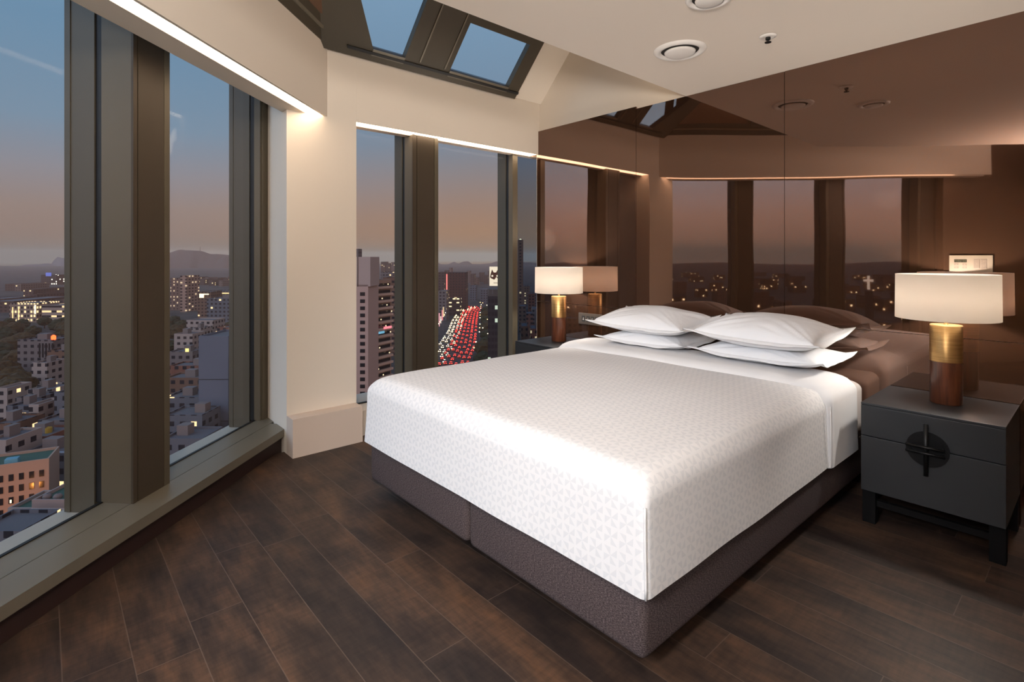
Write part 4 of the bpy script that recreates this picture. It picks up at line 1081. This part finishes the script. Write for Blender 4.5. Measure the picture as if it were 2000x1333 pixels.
def tree_mesh(seed, r=5., h=10.):
    bm = bmesh.new(); bmesh.ops.create_icosphere(bm, subdivisions=3, radius=1.)
    for v in bm.verts:
        k_ = 1 + .28 * mnoise.noise(v.co * 2.2 + Vector((seed, 0, 0))) + .16 * mnoise.noise(v.co * 5 + Vector((0, seed, 0)))
        v.co = Vector((v.co.x * r * k_, v.co.y * r * k_, v.co.z * r * .75 * k_ + h * .62))
    me = bpy.data.meshes.new('crown'); bm.to_mesh(me); bm.free()
    bm = bmesh.new(); lathe(bm, [(.45, 0), (.3, h * .5)], 8); mt = bpy.data.meshes.new('trunk'); bm.to_mesh(mt); bm.free()
    return me, mt
leafm = [None, None]
for q, (nm, cols) in enumerate((('dusk_foliage', ((.006, .010, .004), (.035, .042, .014))), ('autumn_foliage', ((.012, .010, .003), (.075, .050, .014))))):
    m, nt, N, Lk, b = mat(nm); tc = N.new('ShaderNodeTexCoord'); f_ = tn(N, Lk, tc.outputs['Object'], 1.1, 6, .75)
    Lk.new(ramp(N, Lk, f_, [(.35, cols[0]), (.65, cols[1])]), b.inputs['Base Color']); b.inputs['Roughness'].default_value = 1
    leafm[q] = m
barkm = pm('bark', (.03, .022, .016), 1.)
tms = [tree_mesh(1.), tree_mesh(5., 6., 11), tree_mesh(9., 4.2, 10)]
for i, (a, c_) in enumerate(tms): a.materials.append(leafm[i % 2]); c_.materials.append(barkm)
def tree(x, y, k_, label, group, scale=1.):
    r = rect(x, y, 12.5 * scale, 12.5 * scale, 0.)
    if any(math.hypot(x - u_[0], y - u_[1]) < 11 + 5 * scale for P_ in (avr, avw) for u_ in [along(P_, q_) for q_ in range(0, 420, 6)] if u_): return
    if any(hits(r, o) for o in PLOTS): return
    PLOTS.append(r)
    t = empty('tree', (x, y, GZ), rnd.uniform(0, 6.28), label=label, cat='tree', group=group)
    for nm, me in zip(('crown', 'trunk'), tms[k_ % 3]):
        o = bpy.data.objects.new(nm, me); COL.objects.link(o); o.parent = t
    t.scale = (scale,) * 3
G_ = 'trees along the avenue'
for i in range(10):
    p = along(avr, 8 + i * 30)
    if p:
        x, y, a = p
        tree(x + math.sin(a) * 17, y - math.cos(a) * 17, i, 'dark street tree on the right side of the avenue', 'trees right of the avenue', 1.)
for i in range(9):
    x, y = gy(rnd.uniform(852, 862), rnd.uniform(645, 700)); tree(x, y, i, 'dark tree left of the avenue headlights', 'trees left of the avenue', .6) if math.hypot(x - along(avw, 0)[0], y - along(avw, 0)[1]) > 60 or i % 3 == 0 else None
for (px, py) in ((881, 690), (886, 678), (892, 668), (897, 655), (901, 644), (884, 700), (889, 686), (893, 676)):
    x, y = gy(px, py); tree(x, y, px, 'dark tree on the wooded strip between the two carriageways', 'trees between the carriageways', .55)
for (px, py) in ((935, 640), (940, 655), (936, 672), (944, 668), (950, 684), (940, 690), (930, 700), (946, 702), (936, 655), (932, 690)):
    x, y = gy(px, py); tree(x, y, px, 'dark tree in the grove under the glass tower', 'trees under the glass tower', .9)
for i in range(150):
    px = rnd.uniform(-8, 135); s_ = rnd.uniform(285, 470)
    x, y = gp(px, s_); tree(x, y, i + (i // 13), 'dark autumn tree in the wood before the lit offices', 'wood before the lit offices', 1.0)
for (px, s_) in ((4, 250), (14, 244), (24, 236), (10, 226), (32, 222), (44, 214), (36, 206), (2, 214), (22, 210)):
    x, y = gp(px, s_); tree(x, y, 1, 'yellow green tree in the clump at the left of the near pane', 'clump of trees in the near pane', 1.1)
for i in range(70):
    px = rnd.uniform(328, 450); s_ = rnd.uniform(300, 470); x, y = gp(px, s_); tree(x, y, i, 'dark tree among the houses of the second pane', 'trees in the second pane', 1.1)
# street lights and sign lights along the avenue
sl1 = far(emat('street_lamp_white', (1., .85, .55), 9.)); sl2 = far(emat('street_lamp_amber', (1., .55, .18), 9.))
bm = lathe(bmesh.new(), [(.12, 0), (.08, 9.)], 6); pole_me = bpy.data.meshes.new('pole'); bm.to_mesh(pole_me); bm.free(); pole_me.materials.append(roofm)
hds = []
for q in (sl1, sl2):
    bm = lathe(bmesh.new(), [(.01, 8.7), (.45, 9.), (.01, 9.4)], 8); me = bpy.data.meshes.new('lamp_head'); bm.to_mesh(me); bm.free(); me.materials.append(q); hds.append(me)
def slamp(x, y, k_, label, group):
    if any(hits(rect(x, y, 1.4, 1.4, 0.), q_) for q_ in PLOTS): return
    t = empty('street_lamp', (x, y, GZ), label=label, cat='street lamp', group=group)
    for nm, me in (('pole', pole_me), ('lamp_head', hds[k_])):
        o = bpy.data.objects.new(nm, me); COL.objects.link(o); o.parent = t
for i in range(16):
    p = along(avr, 5 + i * 22)
    if p: x, y, a = p; slamp(x + math.sin(a) * 11.5, y - math.cos(a) * 11.5, i % 2, 'small glowing street lamp at the right kerb of the avenue', 'street lamps at the right kerb')
for i in range(12):
    x, y = gy(857 + i * 2.2, 655 - i * 4.2); slamp(x, y, i % 2, 'small glowing street lamp left of the avenue', 'street lamps left of the avenue')
for i in range(14):
    x, y = gy(938 + (i * 13 % 16), 606 + i * 6.5); slamp(x, y, (i + 1) % 2, 'small glowing light between avenue and glass tower', 'lights between avenue and glass tower')
for px, s_ in ((9, 330), (26, 300), (2, 320), (122, 420), (96, 430), (348, 330), (352, 326), (394, 330), (398, 328), (430, 300)):
    x, y = gp(px, s_); slamp(x, y, 1, 'tiny amber street lamp among the trees beyond the left wall', 'amber lamps among trees')
# lit shop signs left of the avenue
for i, (px, y0, y1, c_) in enumerate(((858, 612, 638, (1., .45, .5)), (861, 618, 632, (1., .8, .7)), (864, 606, 626, (1., .3, .35)), (866, 600, 616, (1., .7, .4)))):
    s_ = 470 - i * 10; x, y = gp(px, s_)
    o = link('sign', B(-.5, .5, -.3, .3, zy(y1, s_) - GZ, zy(y0, s_) - GZ), far(emat('sign_light', c_, .9))); o.location = (x, y, GZ); o.rotation_euler = (0, 0, R(48.5))
    link('sign_post', B(-.15, .15, .3, .6, 0, zy(y0, s_) - GZ), roofm, o)
    tag(o, ('tall pinkish lit sign at the left edge of the avenue view', 'short white lit sign beside the pink ones', 'red lit sign, second tall one left of the avenue', 'orange lit sign nearest the headlights')[i], 'sign')

# ------------------------------------------------------------------ world: dusk sky
w = bpy.data.worlds.new('dusk'); sc.world = w; w.use_nodes = True
N, Lk = w.node_tree.nodes, w.node_tree.links
bg = N['Background']
tc = N.new('ShaderNodeTexCoord'); sx = N.new('ShaderNodeSeparateXYZ'); Lk.new(tc.outputs['Generated'], sx.inputs[0])
def S(r, g, b_): return tuple(((c / 255 + .055) / 1.055) ** 2.4 if c > 10 else c / 255 / 12.92 for c in (r, g, b_))
c = ramp(N, Lk, sx.outputs[2], [(0., S(140, 113, 103)), (.03, S(151, 125, 115)), (.075, S(155, 136, 131)), (.13, S(146, 145, 156)), (.20, S(124, 150, 176)), (.33, S(110, 148, 182)), (.45, S(124, 160, 194)), (1., S(100, 132, 175))])
cw_ = ramp(N, Lk, sx.outputs[2], [(0., S(172, 126, 99)), (.05, S(172, 132, 106)), (.10, S(160, 134, 122)), (.17, S(140, 138, 146)), (.24, S(118, 142, 168)), (.45, S(124, 160, 194)), (1., S(100, 132, 175))])
az = mth(N, Lk, 'MULTIPLY', mth(N, Lk, 'ADD', sx.outputs[1], -.15), 2.2)
az_ = N.new('ShaderNodeClamp'); Lk.new(az, az_.inputs[0])
c = mixc(N, Lk, az_.outputs[0], c, cw_)
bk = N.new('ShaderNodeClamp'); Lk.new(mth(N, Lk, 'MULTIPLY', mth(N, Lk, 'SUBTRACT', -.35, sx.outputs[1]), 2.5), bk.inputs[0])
bkm = mth(N, Lk, 'ADD', 1., mth(N, Lk, 'MULTIPLY', bk.outputs[0], 3.2))  # extra sky gain on the mirrored side, brightening the panel reflections
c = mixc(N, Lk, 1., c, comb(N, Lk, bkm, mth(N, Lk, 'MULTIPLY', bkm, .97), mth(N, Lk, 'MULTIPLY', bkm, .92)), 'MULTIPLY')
# warm glow added to the unseen sky behind the building to light city and haze
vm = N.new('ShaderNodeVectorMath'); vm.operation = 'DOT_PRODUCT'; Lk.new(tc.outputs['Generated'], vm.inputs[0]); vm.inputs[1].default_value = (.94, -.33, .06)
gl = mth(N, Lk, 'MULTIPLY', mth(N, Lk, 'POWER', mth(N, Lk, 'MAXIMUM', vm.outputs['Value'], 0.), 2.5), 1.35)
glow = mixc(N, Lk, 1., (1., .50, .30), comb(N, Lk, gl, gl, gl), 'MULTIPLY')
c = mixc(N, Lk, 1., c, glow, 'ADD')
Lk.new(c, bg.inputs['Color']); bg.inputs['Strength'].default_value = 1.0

# ------------------------------------------------------------------ added interior lights
def area(name, loc, rot, size, e, colr, shape='DISK', size_y=None):
    ld = bpy.data.lights.new(name, 'AREA'); ld.shape = shape; ld.size = size; ld.energy = e; ld.color = colr
    if size_y: ld.size_y = size_y
    o = bpy.data.objects.new(name, ld); COL.objects.link(o); o.location = loc; o.rotation_euler = rot
    return o
def aim(loc, tgt):
    d = Vector(tgt) - Vector(loc); return d.to_track_quat('-Z', 'Y').to_euler()
# unseen fill spots added above and behind the view to brighten the room
def spot(loc, tgt, e, ang, rad=.2, blend=.7, colr=(1., .95, .90)):
    ld = bpy.data.lights.new('fill_spot', 'SPOT'); ld.energy = e; ld.spot_size = R(ang); ld.spot_blend = blend
    ld.shadow_soft_size = rad; ld.color = colr
    o = bpy.data.objects.new('fill_spot', ld); COL.objects.link(o); o.location = loc; o.rotation_euler = aim(loc, tgt)
spot((-.3, -1.6, 2.15), (-1.95, 1.9, .45), 375, 50, .3, .4, (.96, .97, 1.))
spot((-1.2, 1.75, 2.56), (-2.4, 3.2, 0), 15, 80, .2, .8, (.96, .97, 1.))
spot((.9, -.6, 2.45), (-3.0, .9, 1.2), 300, 76, .2, .7, (1., .92, .84))
spot((.95, -.1, 2.5), (-.96, 2.3, .5), 45, 44, .25, .8, (.96, .97, 1.))
# unseen upward fill added behind the camera, bounced off the ceiling
spot((.3, -.9, 1.75), (.0, -.4, 2.6), 620, 150, .25, 1., (1., .92, .84))

# ------------------------------------------------------------------ camera
cam = bpy.data.cameras.new('camera'); co = bpy.data.objects.new('camera', cam); COL.objects.link(co)
cam.sensor_width = 36; cam.lens = 36 * 1035 / 2000; cam.shift_y = -162.5 / 2000; cam.clip_end = 20000; cam.clip_start = .05
co.location = (0, 0, H); co.rotation_euler = (R(90), 0, R(48.5))
sc.camera = co
sc.view_settings.view_transform = 'Standard'; sc.view_settings.look = 'None'; sc.view_settings.gamma = 1
sc.view_settings.use_curve_mapping = False; sc.view_settings.exposure = 0.
sc.cycles.max_bounces = 10; sc.cycles.transparent_max_bounces = 24
